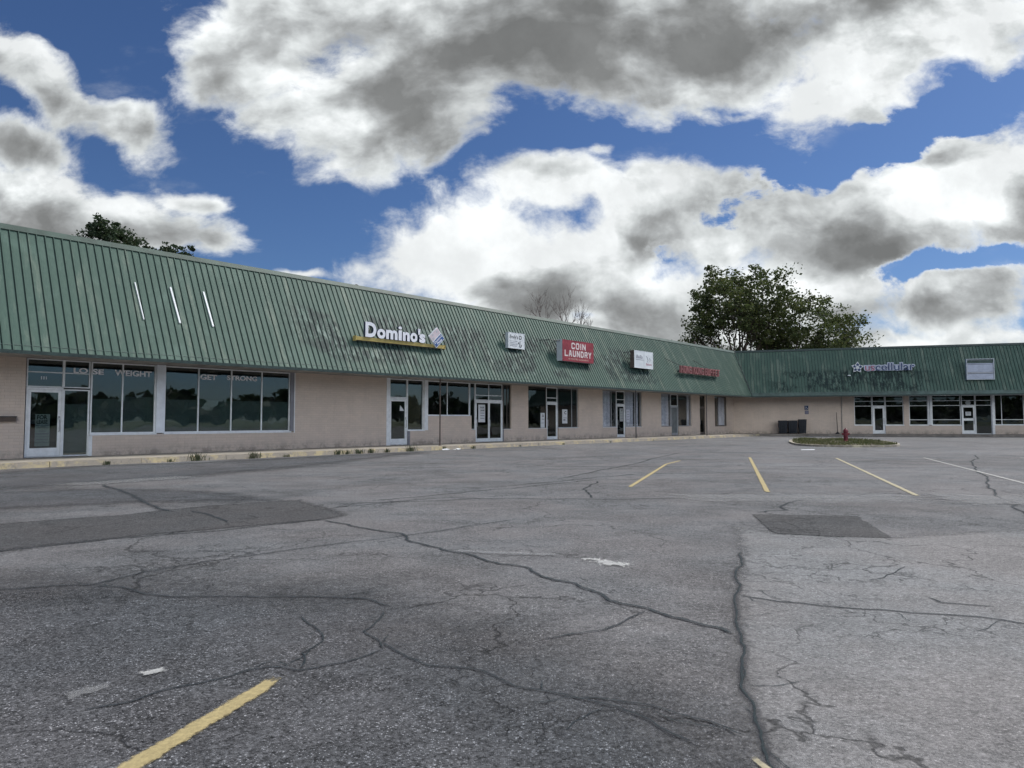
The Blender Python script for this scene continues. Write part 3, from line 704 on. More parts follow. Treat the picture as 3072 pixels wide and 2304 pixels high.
# ------------------------------------------------------------------ the strip mall
mall = thing('strip_mall', 'L-shaped strip mall of tan painted brick under a tall green ribbed metal roof', 'building', I4, CC)
def wall_uv(v): return (v[0], v[2])
TOPZ = 3.45
for a, b, z1 in [(-14, 6.27, TOPZ), (8.2, 16.02, .895), (16.02, 21.0, TOPZ), (22.5, 23.52, .86), (23.52, 26.83, 1.62), (26.83, 27.15, .86), (29.48, 30.11, .86),
                 (30.11, 31.64, TOPZ), (31.64, 33.42, .88), (34.62, 36.73, .88), (36.73, 39.53, TOPZ), (39.53, 41.3, .88), (42.45, 44.65, .88), (44.65, 47.5, TOPZ),
                 (47.5, 49.1, .88), (50.28, 52.46, .88), (52.46, 53.95, TOPZ), (55.0, 56.77, TOPZ), (56.77, 59.2, .84), (59.2, 60.712, TOPZ)]:
    wm = MB(); wm.box(a, b, 0, 0.24, -0.05, z1); wm.build('wall', M['wall'], mall, FM, uv=wall_uv)
for a, b, z1 in [(0, 10.0, TOPZ), (10.0, 11.43, .90), (12.45, 13.87, .90), (13.87, 14.28, TOPZ), (14.28, 18.2, .90), (20.43, 22.75, .92), (22.75, 23.4, TOPZ), (23.4, 27, .92), (27, 40, TOPZ)]:
    wm = MB(); wm.box(a, b, 0, 0.24, -0.05, z1); wm.build('wall', M['wall'], mall, FW, uv=wall_uv)
m = MB(); m.box(-14, 60.4, 15.8, 16, -0.05, 7.3); m.box(-14.2, -14, 0, 16, -0.05, 7.2); m.build('rear_wall', M['wall'], mall, FM, uv=wall_uv)
m = MB(); m.box(6.5, 40, 15.8, 16, -0.05, 7.3); m.box(40, 40.2, 0, 16, -0.05, 7.2); m.build('rear_wall', M['wall'], mall, FW, uv=wall_uv)
m = MB(); m.quad([(-14, 0.3, 7.35), (64, 0.3, 7.35), (64, 16, 7.35), (-14, 16, 7.35)]); m.build('flat_roof', M['concrete_dark'], mall, FM)
m = MB(); m.quad([(0.0, 0.3, 7.36), (40, 0.3, 7.36), (40, 16, 7.36), (0, 16, 7.36)]); m.build('flat_roof', M['concrete_dark'], mall, FW)
# interior shells behind the glass
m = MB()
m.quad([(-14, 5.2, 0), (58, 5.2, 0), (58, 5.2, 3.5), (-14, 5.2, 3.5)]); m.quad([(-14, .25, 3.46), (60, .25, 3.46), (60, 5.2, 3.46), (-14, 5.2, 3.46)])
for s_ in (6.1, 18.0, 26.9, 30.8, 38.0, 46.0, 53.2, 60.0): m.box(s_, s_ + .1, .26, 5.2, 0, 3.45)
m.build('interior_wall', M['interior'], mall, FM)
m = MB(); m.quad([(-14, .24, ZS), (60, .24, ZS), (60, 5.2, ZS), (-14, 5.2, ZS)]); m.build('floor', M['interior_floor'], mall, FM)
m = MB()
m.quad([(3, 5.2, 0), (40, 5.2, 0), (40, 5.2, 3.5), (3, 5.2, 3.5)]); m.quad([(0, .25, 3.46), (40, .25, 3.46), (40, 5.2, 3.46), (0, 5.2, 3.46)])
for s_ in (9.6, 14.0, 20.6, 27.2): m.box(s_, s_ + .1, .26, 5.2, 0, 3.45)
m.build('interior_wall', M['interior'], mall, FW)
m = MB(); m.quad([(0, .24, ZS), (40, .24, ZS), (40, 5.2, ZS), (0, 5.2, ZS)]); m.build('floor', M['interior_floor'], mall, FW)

# soffit and fascia
m = MB()
m.quad([(-14, -OV + .02, 3.455), (-14, 0.26, 3.455), (60.85, 0.26, 3.455), (SE, -OV + .02, 3.455)])
for k in range(1, 60):     # joints between soffit boards
    s_ = -14 + k * 1.22
    m.box(s_, s_ + .03, -OV + .04, -0.002, 3.445, 3.4545)
m.build('soffit', M['soffit'], mall, FM)
m = MB()
m.quad([(SE2, -OV + .02, 3.458), (-0.14, 0.26, 3.458), (40, 0.26, 3.458), (40, -OV + .02, 3.458)])
m.build('soffit', M['soffit'], mall, FW)
m = MB(); m.box(-14, SE - 0.01, -OV - .035, -OV + .018, 3.37, 3.475); m.build('fascia', M['green_dark'], mall, FM)
m = MB(); m.box(SE2 + 0.01, 40, -OV - .035, -OV + .018, 3.36, 3.475); m.build('fascia', M['green_dark'], mall, FW)

# ribbed mansard: one skin with standing seams per wing
def mansard(fr, s_lo, s_hi, sE, sR, side, mat, name, rib_lo):
    m = MB(); UVs = {}
    def q(pts, uvs):
        i = len(m.v); m.quad(pts)
        for k, u in enumerate(uvs): UVs[i + k] = u
    if side > 0: c = [(s_lo, 0), (sE, 0), (sR, TL), (s_lo, TL)]
    else: c = [(sE, 0), (s_hi, 0), (s_hi, TL), (sR, TL)]
    q([rp(*p) for p in c], c)
    k = math.ceil(s_lo / 0.245)
    while k * 0.245 < s_hi:
        s_ = k * 0.245; k += 1
        t0 = rib_lo; t1 = TL - 0.02
        if side > 0 and s_ > sE: t0 = max(t0, (s_ - sE) / (sR - sE) * TL)
        if side > 0 and s_ > sR: continue
        if side < 0 and s_ < sE: t0 = max(t0, (sE - s_) / (sE - sR) * TL)
        if side < 0 and s_ < sR: continue
        if t1 - t0 < 0.1: continue
        a, b, h = s_ - 0.011, s_ + 0.011, 0.036
        for (p0, p1, h0, h1) in ((a, a, 0, h), (a, b, h, h), (b, b, h, 0)):
            q([rp(p0, t0, h0), rp(p0, t1, h0), rp(p1, t1, h1), rp(p1, t0, h1)], [(s_ + .02, t0), (s_ + .02, t1), (s_ + .03, t1), (s_ + .03, t0)])
        q([rp(a, t0, 0), rp(a, t0, h), rp(b, t0, h), rp(b, t0, 0)], [(s_, t0)] * 4)
    o = m.build(name, mat, mall, fr)
    ul = o.data.uv_layers.new(name='UVMap')
    for p in o.data.polygons:
        for li, vi in zip(p.loop_indices, p.vertices): ul.data[li].uv = UVs[vi]
    return o
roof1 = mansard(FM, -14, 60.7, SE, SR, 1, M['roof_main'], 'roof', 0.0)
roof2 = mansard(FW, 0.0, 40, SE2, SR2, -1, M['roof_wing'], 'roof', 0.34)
m = MB()
def slab(m, s0, s1, t0, t1, h0, h1):
    a = [rp(s0, t0, h0), rp(s1, t0, h0), rp(s1, t1, h0), rp(s0, t1, h0)]; b = [rp(s0, t0, h1), rp(s1, t0, h1), rp(s1, t1, h1), rp(s0, t1, h1)]
    i = len(m.v); m.v += a + b; m.e += [1.0] * 8
    for q in ((0, 3, 2, 1), (4, 5, 6, 7), (0, 1, 5, 4), (1, 2, 6, 5), (2, 3, 7, 6), (3, 0, 4, 7)): m.f.append(tuple(i + k for k in q)); m.m.append(0)
slab(m, -14, SR - .02, TL - .17, TL + .05, 0.002, 0.042)
m.box(-14, SR - .03, -0.11, 0.32, 7.66, 7.70)
m.build('ridge_cap', M['green_cap'], roof1, FM)
m = MB(); slab(m, SR2 + .05, 40, TL - .16, TL + .05, 0.002, 0.045); m.box(SR2 + .06, 40, -0.11, 0.32, 7.66, 7.70); m.build('ridge_cap', M['green_dark'], roof2, FW)
m = MB(); slab(m, -14, SE - .02, 0.205, 0.225, 0.002, 0.012); m.build('drip_edge', M['green_pale'], roof1, FM)
m = MB(); slab(m, SE2 + .02, 40, -0.01, 0.36, 0.002, 0.016); m.build('drip_edge', M['green_pale'], roof2, FW)
m = MB(); m.box(-14, SR, 0.28, 0.33, 7.3, 7.66); m.build('parapet', M['green_dark'], roof1, FM)
m = MB(); m.box(SR2, 40, 0.28, 0.33, 7.3, 7.66); m.build('parapet', M['green_dark'], roof2, FW)
# valley flashing between the two wings
va = FM @ Vector(rp(SE, 0, .03)); vb = FM @ Vector(rp(SR, TL, .03))
m = MB(); m.tube([tuple(va), tuple(vb)], 0.05, 6); m.build('valley_flashing', M['green_dark'], roof1, I4)
# gouged, dented flashing low in the valley
m = MB()
for k in range(5):
    m.tube([tuple(FW @ Vector(rp(1.25 - k * .06, 0.5 + k * .25, .05))), tuple(FW @ Vector(rp(1.15 - k * .12 + .2, 0.9 + k * .3, .06)))], 0.02, 5)
m.build('bent_flashing', M['dark_metal'], roof2, I4)

# storefront openings
GY = 0.11
def window(fr, s0, s1, z0, z1, mull=(), trans=(), fw=0.045, frame_m='alu', glass='glass', sill=None, film=None, curtain=None, name='window'):
    m = MB()
    m.box(s0, s0 + fw, GY - .035, GY + .035, z0, z1); m.box(s1 - fw, s1, GY - .035, GY + .035, z0, z1)
    m.box(s0 + fw, s1 - fw, GY - .033, GY + .033, z0, z0 + fw); m.box(s0 + fw, s1 - fw, GY - .033, GY + .033, z1 - fw, z1)
    for x_ in mull: m.box(x_ - fw / 2, x_ + fw / 2, GY - .031, GY + .031, z0 + fw, z1 - fw)
    for z_ in trans: m.box(s0 + fw, s1 - fw, GY - .028, GY + .028, z_ - fw / 2, z_ + fw / 2)
    w = m.build(name, M[frame_m], mall, fr)
    p = MB(); p.box(s0 + fw * .5, s1 - fw * .5, GY - .004, GY + .004, z0 + fw * .5, z1 - fw * .5); p.build('pane', M[glass], w, fr)
    if sill:
        q = MB(); q.box(s0 - .03, s1 + .03, -.035, GY - .037, z0 - sill, z0 + .004); q.build('sill', M['alu'], w, fr)
    if film:
        for (a, b, za, zb, mt) in film:
            q = MB(); q.box(a, b, GY + .05, GY + .062, za, zb); q.build('blind', M[mt], w, fr)
    if curtain:
        for (a, b, za, zb) in curtain:
            q = MB(); n = max(6, int((b - a) / .035)); pr = None
            for k in range(n + 1):
                xx = a + (b - a) * k / n; yy = GY + .10 + .035 * math.sin(k * 1.15) + .012 * math.sin(k * 2.7)
                if pr: q.quad([(pr[0], pr[1], za), (xx, yy, za), (xx, yy, zb), (pr[0], pr[1], zb)])
                pr = (xx, yy)
            q.build('curtain', M['curtain'], w, fr)
    return w
def door(fr, s0, s1, z0=0.18, z1=2.42, leaves=1, hinge='L', glass='glass', frame_m='alu', solid=False, plate=None, st=0.085, pull=True):
    m = MB(); y0, y1 = GY - .03, GY + .03
    m.box(s0, s0 + .05, y0 - .02, y1 + .02, z0, z1 + .07); m.box(s1 - .05, s1, y0 - .02, y1 + .02, z0, z1 + .07); m.box(s0 + .05, s1 - .05, y0 - .018, y1 + .018, z1, z1 + .07)
    m.box(s0 + .05, s1 - .05, y0 - .015, y1 + .015, z0, z0 + .02)
    lw = (s1 - s0 - .1) / leaves; panes = []
    for k in range(leaves):
        a = s0 + .05 + lw * k + .006; b = a + lw - .012
        m.box(a, a + st, y0, y1, z0 + .03, z1 - .006); m.box(b - st, b, y0, y1, z0 + .03, z1 - .006)
        m.box(a + st, b - st, y0 + .001, y1 - .001, z0 + .03, z0 + (.30 if st > .07 else .20)); m.box(a + st, b - st, y0 + .001, y1 - .001, z1 - .006 - st, z1 - .006)
        panes.append((a + st, b - st))
        if plate: m.box(a + st, b - st, y0 + .002, y1 - .002, plate[0], plate[1])
    d = m.build('door', M[frame_m], mall, fr)
    for a, b in panes:
        p = MB()
        if solid: p.box(a - .01, b + .01, GY - .012, GY + .012, z0 + .2, z1 - .08); p.build('panel', M['door_gray'], d, fr)
        else: p.box(a - .01, b + .01, GY - .004, GY + .004, z0 + .19, z1 - .08); p.build('pane', M[glass], d, fr)
    if pull:
        for k in range(leaves):
            a = s0 + .05 + lw * k; b = a + lw
            hx = (b - .05) if (hinge == 'L' and leaves == 1) or (leaves == 2 and k == 0 and hinge == 'C') else a + .05
            h = MB(); h.tube([(hx, y0 - .001, 1.02), (hx, y0 - .06, 1.05), (hx, y0 - .06, 1.40), (hx, y0 - .001, 1.43)], .014, 8); h.box(hx - .025, hx + .025, y0 - .008, y0 - .001, 1.46, 1.54)
            h.build('handle', M['alu_dull'], d, fr)
    return d
ZT = 3.44
# vacant corner shop
door(FM, 6.31, 7.37, hinge='L'); window(FM, 6.31, 7.37, 2.50, ZT, trans=(3.0,), name='transom_window', fw=.035)
window(FM, 7.37, 8.17, 0.18, 2.45, film=[(7.42, 8.12, 0.25, 1.95, 'film')]); wt1 = window(FM, 7.37, 8.17, 2.50, ZT, trans=(3.0,), name='transom_window', fw=.035)
m = MB(); m.box(8.14, 8.26, -0.012, 0.0, 0.17, .86); m.build('corner_trim', M['alu'], mall, FM)
wa = window(FM, 8.2, 10.35, .93, ZT, (9.22,), (), sill=.06, film=[(8.25, 9.2, 1.0, 2.15, 'film'), (9.25, 10.3, 1.0, 2.25, 'film')])
wb = window(FM, 10.66, 15.86, .93, ZT, (11.94, 13.26, 14.57), (), sill=.06, film=[(10.7, 15.8, 1.0, 2.18, 'film')])
m = MB(); m.box(10.352, 10.658, -0.03, .20, .93, ZT + .01); m.build('pilaster', M['pilaster'], mall, FM)
m = MB(); m.box(15.862, 16.02, 0.005, .20, .93, ZT + .01); m.build('pilaster', M['jamb'], mall, FM)
m = MB(); m.box(16.022, 16.06, -0.012, 0.0, .85, ZT); m.build('corner_trim', M['alu'], mall, FM)
def glass_text(fr, w, s, x0, x1, z0, z1, y=GY - .012, mat='glass_text', bold=0.03):
    m = MB(); m.text(s, x0, x1, z0, z1, y, 0.004, bold=bold); m.build('lettering', M[mat], w, fr)
glass_text(FM, wt1, 'LO', 7.66, 8.10, 3.02, 3.20)
glass_text(FM, wa, 'SE', 8.24, 8.60, 3.00, 3.19); glass_text(FM, wa, 'WEIGHT', 8.95, 10.20, 2.99, 3.20)
glass_text(FM, wb, 'GET', 12.0, 12.66, 2.98, 3.19); glass_text(FM, wb, 'STRONG', 13.07, 14.35, 3.01, 3.20)
glass_text(FM, wt1, '111', 6.72, 6.88, 2.76, 2.86)
# pizza shop
m = MB(); m.box(21.0, 21.22, -0.02, .20, ZS, ZT + .01); m.build('pilaster', M['alu'], mall, FM)
door(FM, 21.22, 22.36, glass='glass', hinge='L'); window(FM, 21.22, 22.36, 2.50, ZT, name='transom_window')
window(FM, 22.36, 23.42, .88, ZT, film=[(22.5, 23.3, .95, 3.2, 'film_brown')], sill=.03)
m = MB(); m.box(23.42, 23.66, -0.02, .20, .88, ZT + .01); m.build('pilaster', M['alu'], mall, FM)
m = MB(); m.box(22.38, 22.5, 0.012, .20, ZS, .86); m.build('pilaster', M['jamb'], mall, FM)
window(FM, 23.66, 26.75, 1.64, ZT, (25.1,), sill=.03, glass='glass_dark')
window(FM, 26.78, 27.18, .88, ZT, glass='glass_dark', fw=.03)
# double-door unit
door(FM, 27.2, 29.42, leaves=2, hinge='R', glass='glass_dark', st=.06); window(FM, 27.2, 29.42, 2.50, ZT, (28.29,), (2.78,), name='transom_window', glass='glass_dark', fw=.04)
window(FM, 29.50, 30.10, .88, ZT, (29.82,), glass='glass_dark', frame_m='bronze', sill=.02)
m = MB(); m.box(29.425, 29.49, 0.012, .20, ZS, .86); m.build('pilaster', M['jamb'], mall, FM)
# laundry
window(FM, 31.66, 33.44, .90, ZT, glass='glass_dark', frame_m='bronze', sill=.02, fw=.03)
door(FM, 33.46, 34.56, glass='glass_dark', hinge='R', st=.06); window(FM, 33.46, 34.56, 2.50, ZT, (), (2.78,), name='transom_window', glass='glass_dark')
window(FM, 34.60, 36.72, .90, ZT, (36.1,), glass='glass_dark', frame_m='alu_dull', sill=.02, film=[(36.15, 36.6, .95, 3.4, 'jamb')])
# salon
window(FM, 39.55, 41.32, .90, ZT, (40.72,), glass='glass_clear', frame_m='alu_dull', sill=.02, curtain=[(39.6, 40.7, .93, 3.4)])
door(FM, 41.34, 42.42, glass='glass_dark', hinge='R', st=.06); window(FM, 41.34, 42.42, 2.50, ZT, (), (2.85,), name='transom_window', glass='glass_dark')
window(FM, 42.46, 44.64, .90, ZT, (43.8,), glass='glass_clear', frame_m='alu_dull', sill=.02, curtain=[(42.55, 43.75, .93, 3.4), (43.9, 44.4, .93, 3.4)])
# buffet
window(FM, 47.52, 49.10, .90, ZT, glass='glass_clear', frame_m='alu_dull', curtain=[(47.6, 49.0, .93, 3.4)])
door(FM, 49.12, 50.26, solid=True, frame_m='alu_dull', hinge='R', st=.06); window(FM, 49.12, 50.26, 2.50, ZT, name='transom_window', glass='glass_dark')
window(FM, 50.30, 52.44, .90, ZT, (51.85,), glass='glass_clear', frame_m='alu_dull', curtain=[(51.95, 52.4, .93, 3.4)])
door(FM, 53.97, 54.98, frame_m='bronze', glass='glass_dark', hinge='R', st=.06); window(FM, 53.97, 54.98, 2.50, ZT, name='transom_window', glass='glass_dark', frame_m='bronze')
window(FM, 56.79, 59.18, .86, ZT, (57.6,), glass='glass_clear', frame_m='bronze', curtain=[(57.7, 59.1, .93, 3.4)])
# side wing
window(FW, 10.02, 11.42, .93, ZT, (), (2.58, 2.99), glass='glass_dark', sill=.05)
door(FW, 11.45, 12.44, z1=2.50, glass='glass_dark', hinge='L', st=.12); window(FW, 11.45, 12.44, 2.58, ZT, (), (2.99,), name='transom_window', glass='glass_dark')
window(FW, 12.47, 13.86, .93, ZT, (), (2.58, 2.99), glass='glass_dark', sill=.05)
window(FW, 14.30, 15.72, .93, ZT, (), (1.38, 2.58, 2.99), glass='glass_dark', sill=.05)
m = MB(); m.box(15.722, 15.80, 0.01, .2, .93, ZT); m.box(15.86, 16.0, 0.01, .2, .93, ZT); m.box(15.80, 15.86, .12, .2, .93, ZT); m.build('pilaster', M['alu'], mall, FW)
window(FW, 16.02, 18.16, .93, ZT, (), (1.38, 2.58, 2.99), glass='glass_dark', sill=.05)
door(FW, 18.22, 19.22, z1=2.50, glass='glass_dark', hinge='L', plate=(1.30, 1.50), st=.09); window(FW, 18.22, 19.22, 2.58, ZT, (), (2.99,), name='transom_window', glass='glass_dark')
window(FW, 19.24, 20.42, .18, ZT, (), (2.58, 2.99), glass='glass_dark', film=[(19.3, 20.36, .25, 2.5, 'film')])
m = MB(); m.box(20.422, 20.60, -0.015, .2, ZS, ZT); m.build('pilaster', M['alu'], mall, FW)
window(FW, 20.62, 22.72, .95, ZT, (21.13,), (1.38,), glass='glass_dark', sill=.05)
window(FW, 23.42, 26.98, .95, ZT, (25.2,), (1.38,), glass='glass_dark', sill=.05)
# canopy posts down to the kerb
for i, s_ in enumerate((22.57, 40.34, 50.84)):
    m = MB(); m.tube([(s_, -2.12, ZS), (s_, -2.12, 3.45)], .032, 10); m.box(s_ - .07, s_ + .07, -2.19, -2.05, ZS, ZS + .012)
    m.build('canopy_post', M['dark_metal' if i else 'rust'], mall, FM)
m = MB(); m.tube([(9.0, -.05, ZS), (9.0, -.05, 3.45)], .035, 10)
for z_ in (1.0, 2.4): m.box(8.95, 9.05, -.02, 0, z_, z_ + .04)
m.build('downpipe', M['soffit'], mall, FW)

# ------------------------------------------------------------------ things on the walls
t = thing('mail_box', 'dark metal letter box on the tan brick wall left of the first glass door', 'mailbox', FM, (5.7, 0, 1.4))
m = MB(); m.prism([(5.35, 1.36), (6.02, 1.36), (6.02, 1.50), (5.35, 1.50)], -.13, -.002); m.build('box', M['rust'], t, FM)
m = MB(); m.box(5.33, 6.04, -.15, -.002, 1.502, 1.53); m.build('lid', M['dark_metal'], t, FM)

def notice(s0, s1, z0, z1, fr, label, mat='paper', lines=(), text=None, y=GY - .012, name='paper_notice', cat='notice', group=None):
    t = thing(name, label, cat, fr, ((s0 + s1) / 2, y, z0), group=group)
    m = MB(); m.box(s0, s1, y - .002, y + .002, z0, z1); m.build('sheet', M[mat], t, fr)
    if text:
        m = MB()
        for (st_, a, b, za, zb) in text: m.text(st_, s0 + (s1 - s0) * a, s0 + (s1 - s0) * b, z0 + (z1 - z0) * za, z0 + (z1 - z0) * zb, y - .005, 0.0, bold=0.03)
        m.build('lettering', M['black'], t, fr)
    if lines:
        m = MB()
        for (a, b, za, zb) in lines: m.box(s0 + (s1 - s0) * a, s0 + (s1 - s0) * b, y - .005, y - .003, z0 + (z1 - z0) * za, z0 + (z1 - z0) * zb)
        m.build('printing', M['grey_print'], t, fr)
    return t
notice(6.60, 7.02, 0.54, 1.60, FM, 'tall pale FOR LEASE poster inside the first glass door', 'paper_gray',
       [(.05, .95, .64, .655), (.08, .92, .56, .60), (.25, .75, .46, .48), (.04, .96, .37, .40), (.02, .98, .29, .30), (.1, .9, .20, .22), (.02, .98, .11, .12)],
       [('FOR', .12, .82, .84, .97), ('LEASE', .10, .84, .70, .82)], y=GY + .02)
t = thing('display_board', 'dark red board standing behind the first glass door beside the poster', 'board', FM, (6.5, .5, ZS))
m = MB(); m.box(6.2, 6.75, .5, .54, ZS, 1.28); m.build('panel', M['red_board'], t, FM); m = MB(); m.box(6.2, 6.75, .49, .545, 1.281, 1.42); m.build('top_rail', M['grey_print'], t, FM)
notice(27.46, 28.00, 1.28, 2.26, FM, 'pale notice taped inside the left leaf of the double door', 'paper', [(.3, .9, .5, .54), (.3, .9, .35, .39), (.3, .9, .2, .24)], [('FOR', .3, .85, .78, .88), ('LEASE', .3, .9, .62, .72)])
t = thing('paper_notice', 'torn triangular white paper on the glass door under the yellow sign beam', 'notice', FM, (22.05, GY, 1.88))
m = MB(); m.prism([(21.90, 1.86), (22.20, 1.86), (21.92, 2.14)], GY - .014, GY - .010); m.build('sheet', M['paper'], t, FM)
notice(32.92, 33.32, .93, 1.84, FM, 'white notice low in the laundry window left of its door', 'paper', [(.3, .9, .55, .6), (.1, .8, .3, .33)], [('/A', .3, .8, .7, .9)])
notice(35.10, 35.64, 1.18, 2.08, FM, 'white notice in the laundry window right of its door', 'paper', [(.2, .9, .38, .41), (.2, .6, .2, .3)], [('C', .4, .8, .65, .88)])
notice(41.80, 42.22, 1.30, 2.22, FM, 'pale notice on the upper half of the curtained shop door', 'paper_gray', [(.2, .8, .6, .64), (.2, .8, .4, .44), (.3, .9, .2, .24)], [('P', .5, .8, .74, .92)])
notice(42.66, 43.10, 1.25, 2.15, FM, 'faded notice against the white curtain right of the curtained shop door', 'curtain', [(.2, .8, .8, .84), (.2, .8, .6, .64), (.2, .8, .4, .44), (.2, .8, .2, .24)])
notice(18.52, 18.92, 1.72, 2.05, FW, 'small pale sticker sheet on the side wing door with a wide push plate', 'paper', [(.2, .8, .7, .8), (.2, .8, .4, .5)])
t = thing('open_sign', 'small round white sign in the transom above the side wing door with push plate', 'sign', FW, (18.72, GY, 2.7))
m = MB(); m.prism([(18.72 + .19 * math.cos(a * math.pi / 10), 2.80 + .19 * math.sin(a * math.pi / 10)) for a in range(20)], GY - .05, GY - .034); m.build('disc', M['paper_gray'], t, FW)
# accessible parking signs
t = thing('accessible_parking_sign', 'blue and white wheelchair parking sign on the wing wall above a purple plate', 'sign', FW, (6.14, 0, 2.27))
m = MB(); m.box(5.98, 6.30, -.016, -.004, 2.27, 2.66); m.build('plate', M['navy'], t, FW)
m = MB(); yy = -.022
m.prism([(6.10 + .022 * math.cos(a * .628), 2.60 + .022 * math.sin(a * .628)) for a in range(10)], yy, yy + .004)
m.tube([(6.10, yy, 2.57), (6.11, yy, 2.46), (6.19, yy, 2.455), (6.23, yy, 2.37), (6.26, yy, 2.37)], .014, 5); m.tube([(6.105, yy, 2.52), (6.17, yy, 2.51)], .012, 5)
m.tube([(6.08, yy, 2.50), (6.045, yy, 2.44), (6.06, yy, 2.37), (6.12, yy, 2.335), (6.19, yy, 2.36), (6.215, yy, 2.41)], .011, 5)
m.build('wheelchair_symbol', M['paper'], t, FW)
m = MB(); m.box(5.975, 6.305, -.0195, -.0165, 2.27, 2.285); m.box(5.975, 6.305, -.0195, -.0165, 2.645, 2.66); m.build('border', M['paper_gray'], t, FW)
t = thing('accessible_parking_sign', 'faded purple plate on the wing wall under the wheelchair sign', 'sign', FW, (6.16, 0, 1.90))
m = MB(); m.box(6.0, 6.32, -.014, -.003, 1.90, 2.22); m.build('plate', M['purple_sign'], t, FW)
m = MB(); [m.box(6.04, 6.28, -.018, -.0145, z_, z_ + .02) for z_ in (1.96, 2.03, 2.10, 2.16)]; m.build('printing', M['faint_print'], t, FW)
# thin stand by the wall
t = thing('thin_stand', 'thin dark upright stand on a small base by the wing wall behind the hydrant', 'stand', FW, (8.57, -.35, ZS))
m = MB(); m.lathe([(.16, ZS), (.17, ZS + .05), (.08, ZS + .12), (.05, ZS + .16)], 8.57, -.35, 14); m.build('base', M['dark_metal'], t, FW)
m = MB(); m.tube([(8.57, -.35, ZS + .1), (8.56, -.34, 1.0), (8.52, -.34, 2.05)], [.035, .03, .02], 8); m.build('pole', M['dark_metal'], t, FW)

# wheeled bins
def make_bin(x0, x1, h, label):
    t = thing('wheeled_bin', label, 'bin', FW, ((x0 + x1) / 2, -.75, ZS), group='black wheeled bins against the wing wall')
    w = x1 - x0; cx = (x0 + x1) / 2; yc = -.75; hw = w / 2
    m = MB(); i = 0
    lo, hi = hw * .80, hw * .97; z0, z1 = ZS + .06, ZS + h - .07
    m.v = [(cx - lo, yc - .27, z0), (cx + lo, yc - .27, z0), (cx + lo, yc + .24, z0), (cx - lo, yc + .24, z0), (cx - hi, yc - .38, z1), (cx + hi, yc - .38, z1), (cx + hi, yc + .34, z1), (cx - hi, yc + .34, z1)]; m.e = [1.0] * 8
    for q in ((0, 3, 2, 1), (4, 5, 6, 7), (0, 1, 5, 4), (1, 2, 6, 5), (2, 3, 7, 6), (3, 0, 4, 7)): m.f.append(q); m.m.append(0)
    m.box(cx - hi - .02, cx + hi + .02, yc - .40, yc + .36, z1 + .001, z1 + .035)
    for k in (-.4, 0, .4): m.box(cx + k * hw - .015, cx + k * hw + .015, yc - .385, yc - .30, z0 + .1, z1 - .1)
    m.build('body', M['bin'], t, FW)
    m = MB(); m.prism([(cx - hw, z1 + .037), (cx + hw, z1 + .037), (cx + hw * .9, z1 + .085), (cx - hw * .9, z1 + .085)], yc - .42, yc + .38); m.build('lid', M['bin'], t, FW)
    m = MB(); m.tube([(cx - hw * .8, yc + .42, z1), (cx + hw * .8, yc + .42, z1)], .02, 8); m.build('handle', M['bin'], t, FW)
    for sg in (-1, 1):
        m = MB(); m.tube([(cx + sg * (hw * .78), yc + .28, ZS + .11), (cx + sg * (hw * .90), yc + .28, ZS + .11)], .11, 14); m.build('wheel', M['dark_metal'], t, FW)
make_bin(3.70, 4.46, 1.16, 'black wheeled bin leftmost of the three against the wing wall')
make_bin(4.50, 5.26, 1.16, 'black wheeled bin between the leftmost bin and the taller one')
make_bin(5.36, 6.02, 1.26, 'taller black wheeled bin beneath the wheelchair sign, right end of the row')

# ------------------------------------------------------------------ signs on the mansard
def legs(m, xs, z_a, z_b, yf):
    for x_ in xs:
        for z_ in (z_a, z_b): m.tube([(x_, yf, z_), (x_, roof_y(z_) + .02, z_)], .02, 6)
# channel letters on a yellow raceway beam
YF = -1.83
t = thing('pizza_shop_sign', 'white raised letters on a long yellow beam', 'sign', FM, (20.5, YF, 4.9))
t['label'] = 'white raised shop-name letters on a long yellow beam beside a tilted blue and white square'
m = MB(); m.box(17.9, 23.12, YF, YF + .20, 4.90, 5.06); m.box(17.86, 17.90, YF - .01, YF + .21, 4.87, 5.09); m.box(23.12, 23.16, YF - .01, YF + .21, 4.87, 5.09)
m.build('beam', M['yellow_beam'], t, FM)
m = MB(); legs(m, (18.2, 19.6, 21.0, 22.4, 23.0), 4.98, 5.0, YF + .2); m.box(17.9, 23.12, YF + .02, YF + .18, 4.885, 4.899)
for x_ in (19.0, 20.4, 21.8): m.tube([(x_, YF + .15, 5.06), (x_, roof_y(5.6) + .02, 5.6)], .018, 6)
m.build('bracket', M['dark_metal'], t, FM)
# letters drawn one by one so that each keeps the heavy, narrow shape of the original
LET = [('D', 18.33, 18.93, 5.07, 5.74), ('o', 18.97, 19.44, 5.06, 5.50), ('m', 19.47, 20.13, 5.07, 5.50), ('i', 20.18, 20.39, 5.07, 5.72), ('n', 20.44, 20.86, 5.07, 5.49), ('o', 20.89, 21.32, 5.06, 5.50), ("'", 21.36, 21.50, 5.44, 5.72), ('s', 21.44, 21.82, 5.06, 5.49)]
for ch, a, b, za, zb in LET:
    m = MB(); m.text(ch, a, b, za, zb, YF - .06, .14, 0, 1, bold=0.045 if ch != 'i' else 0.018)
    m.build('letter', [M['white_letter'], M['letter_side']], t, FM)
cx, cz = 22.51, 5.40
rot = Matrix.Translation((cx, 0, cz)) @ Matrix.Rotation(R(-43), 4, 'Y') @ Matrix.Translation((-cx, 0, -cz))
hs = .365
m = MB(); m.box(cx - hs, cx + hs, YF - .10, YF - .03, cz - hs, cz + hs); m.xform(rot); lg = m.build('logo_panel', M['white'], t, FM)
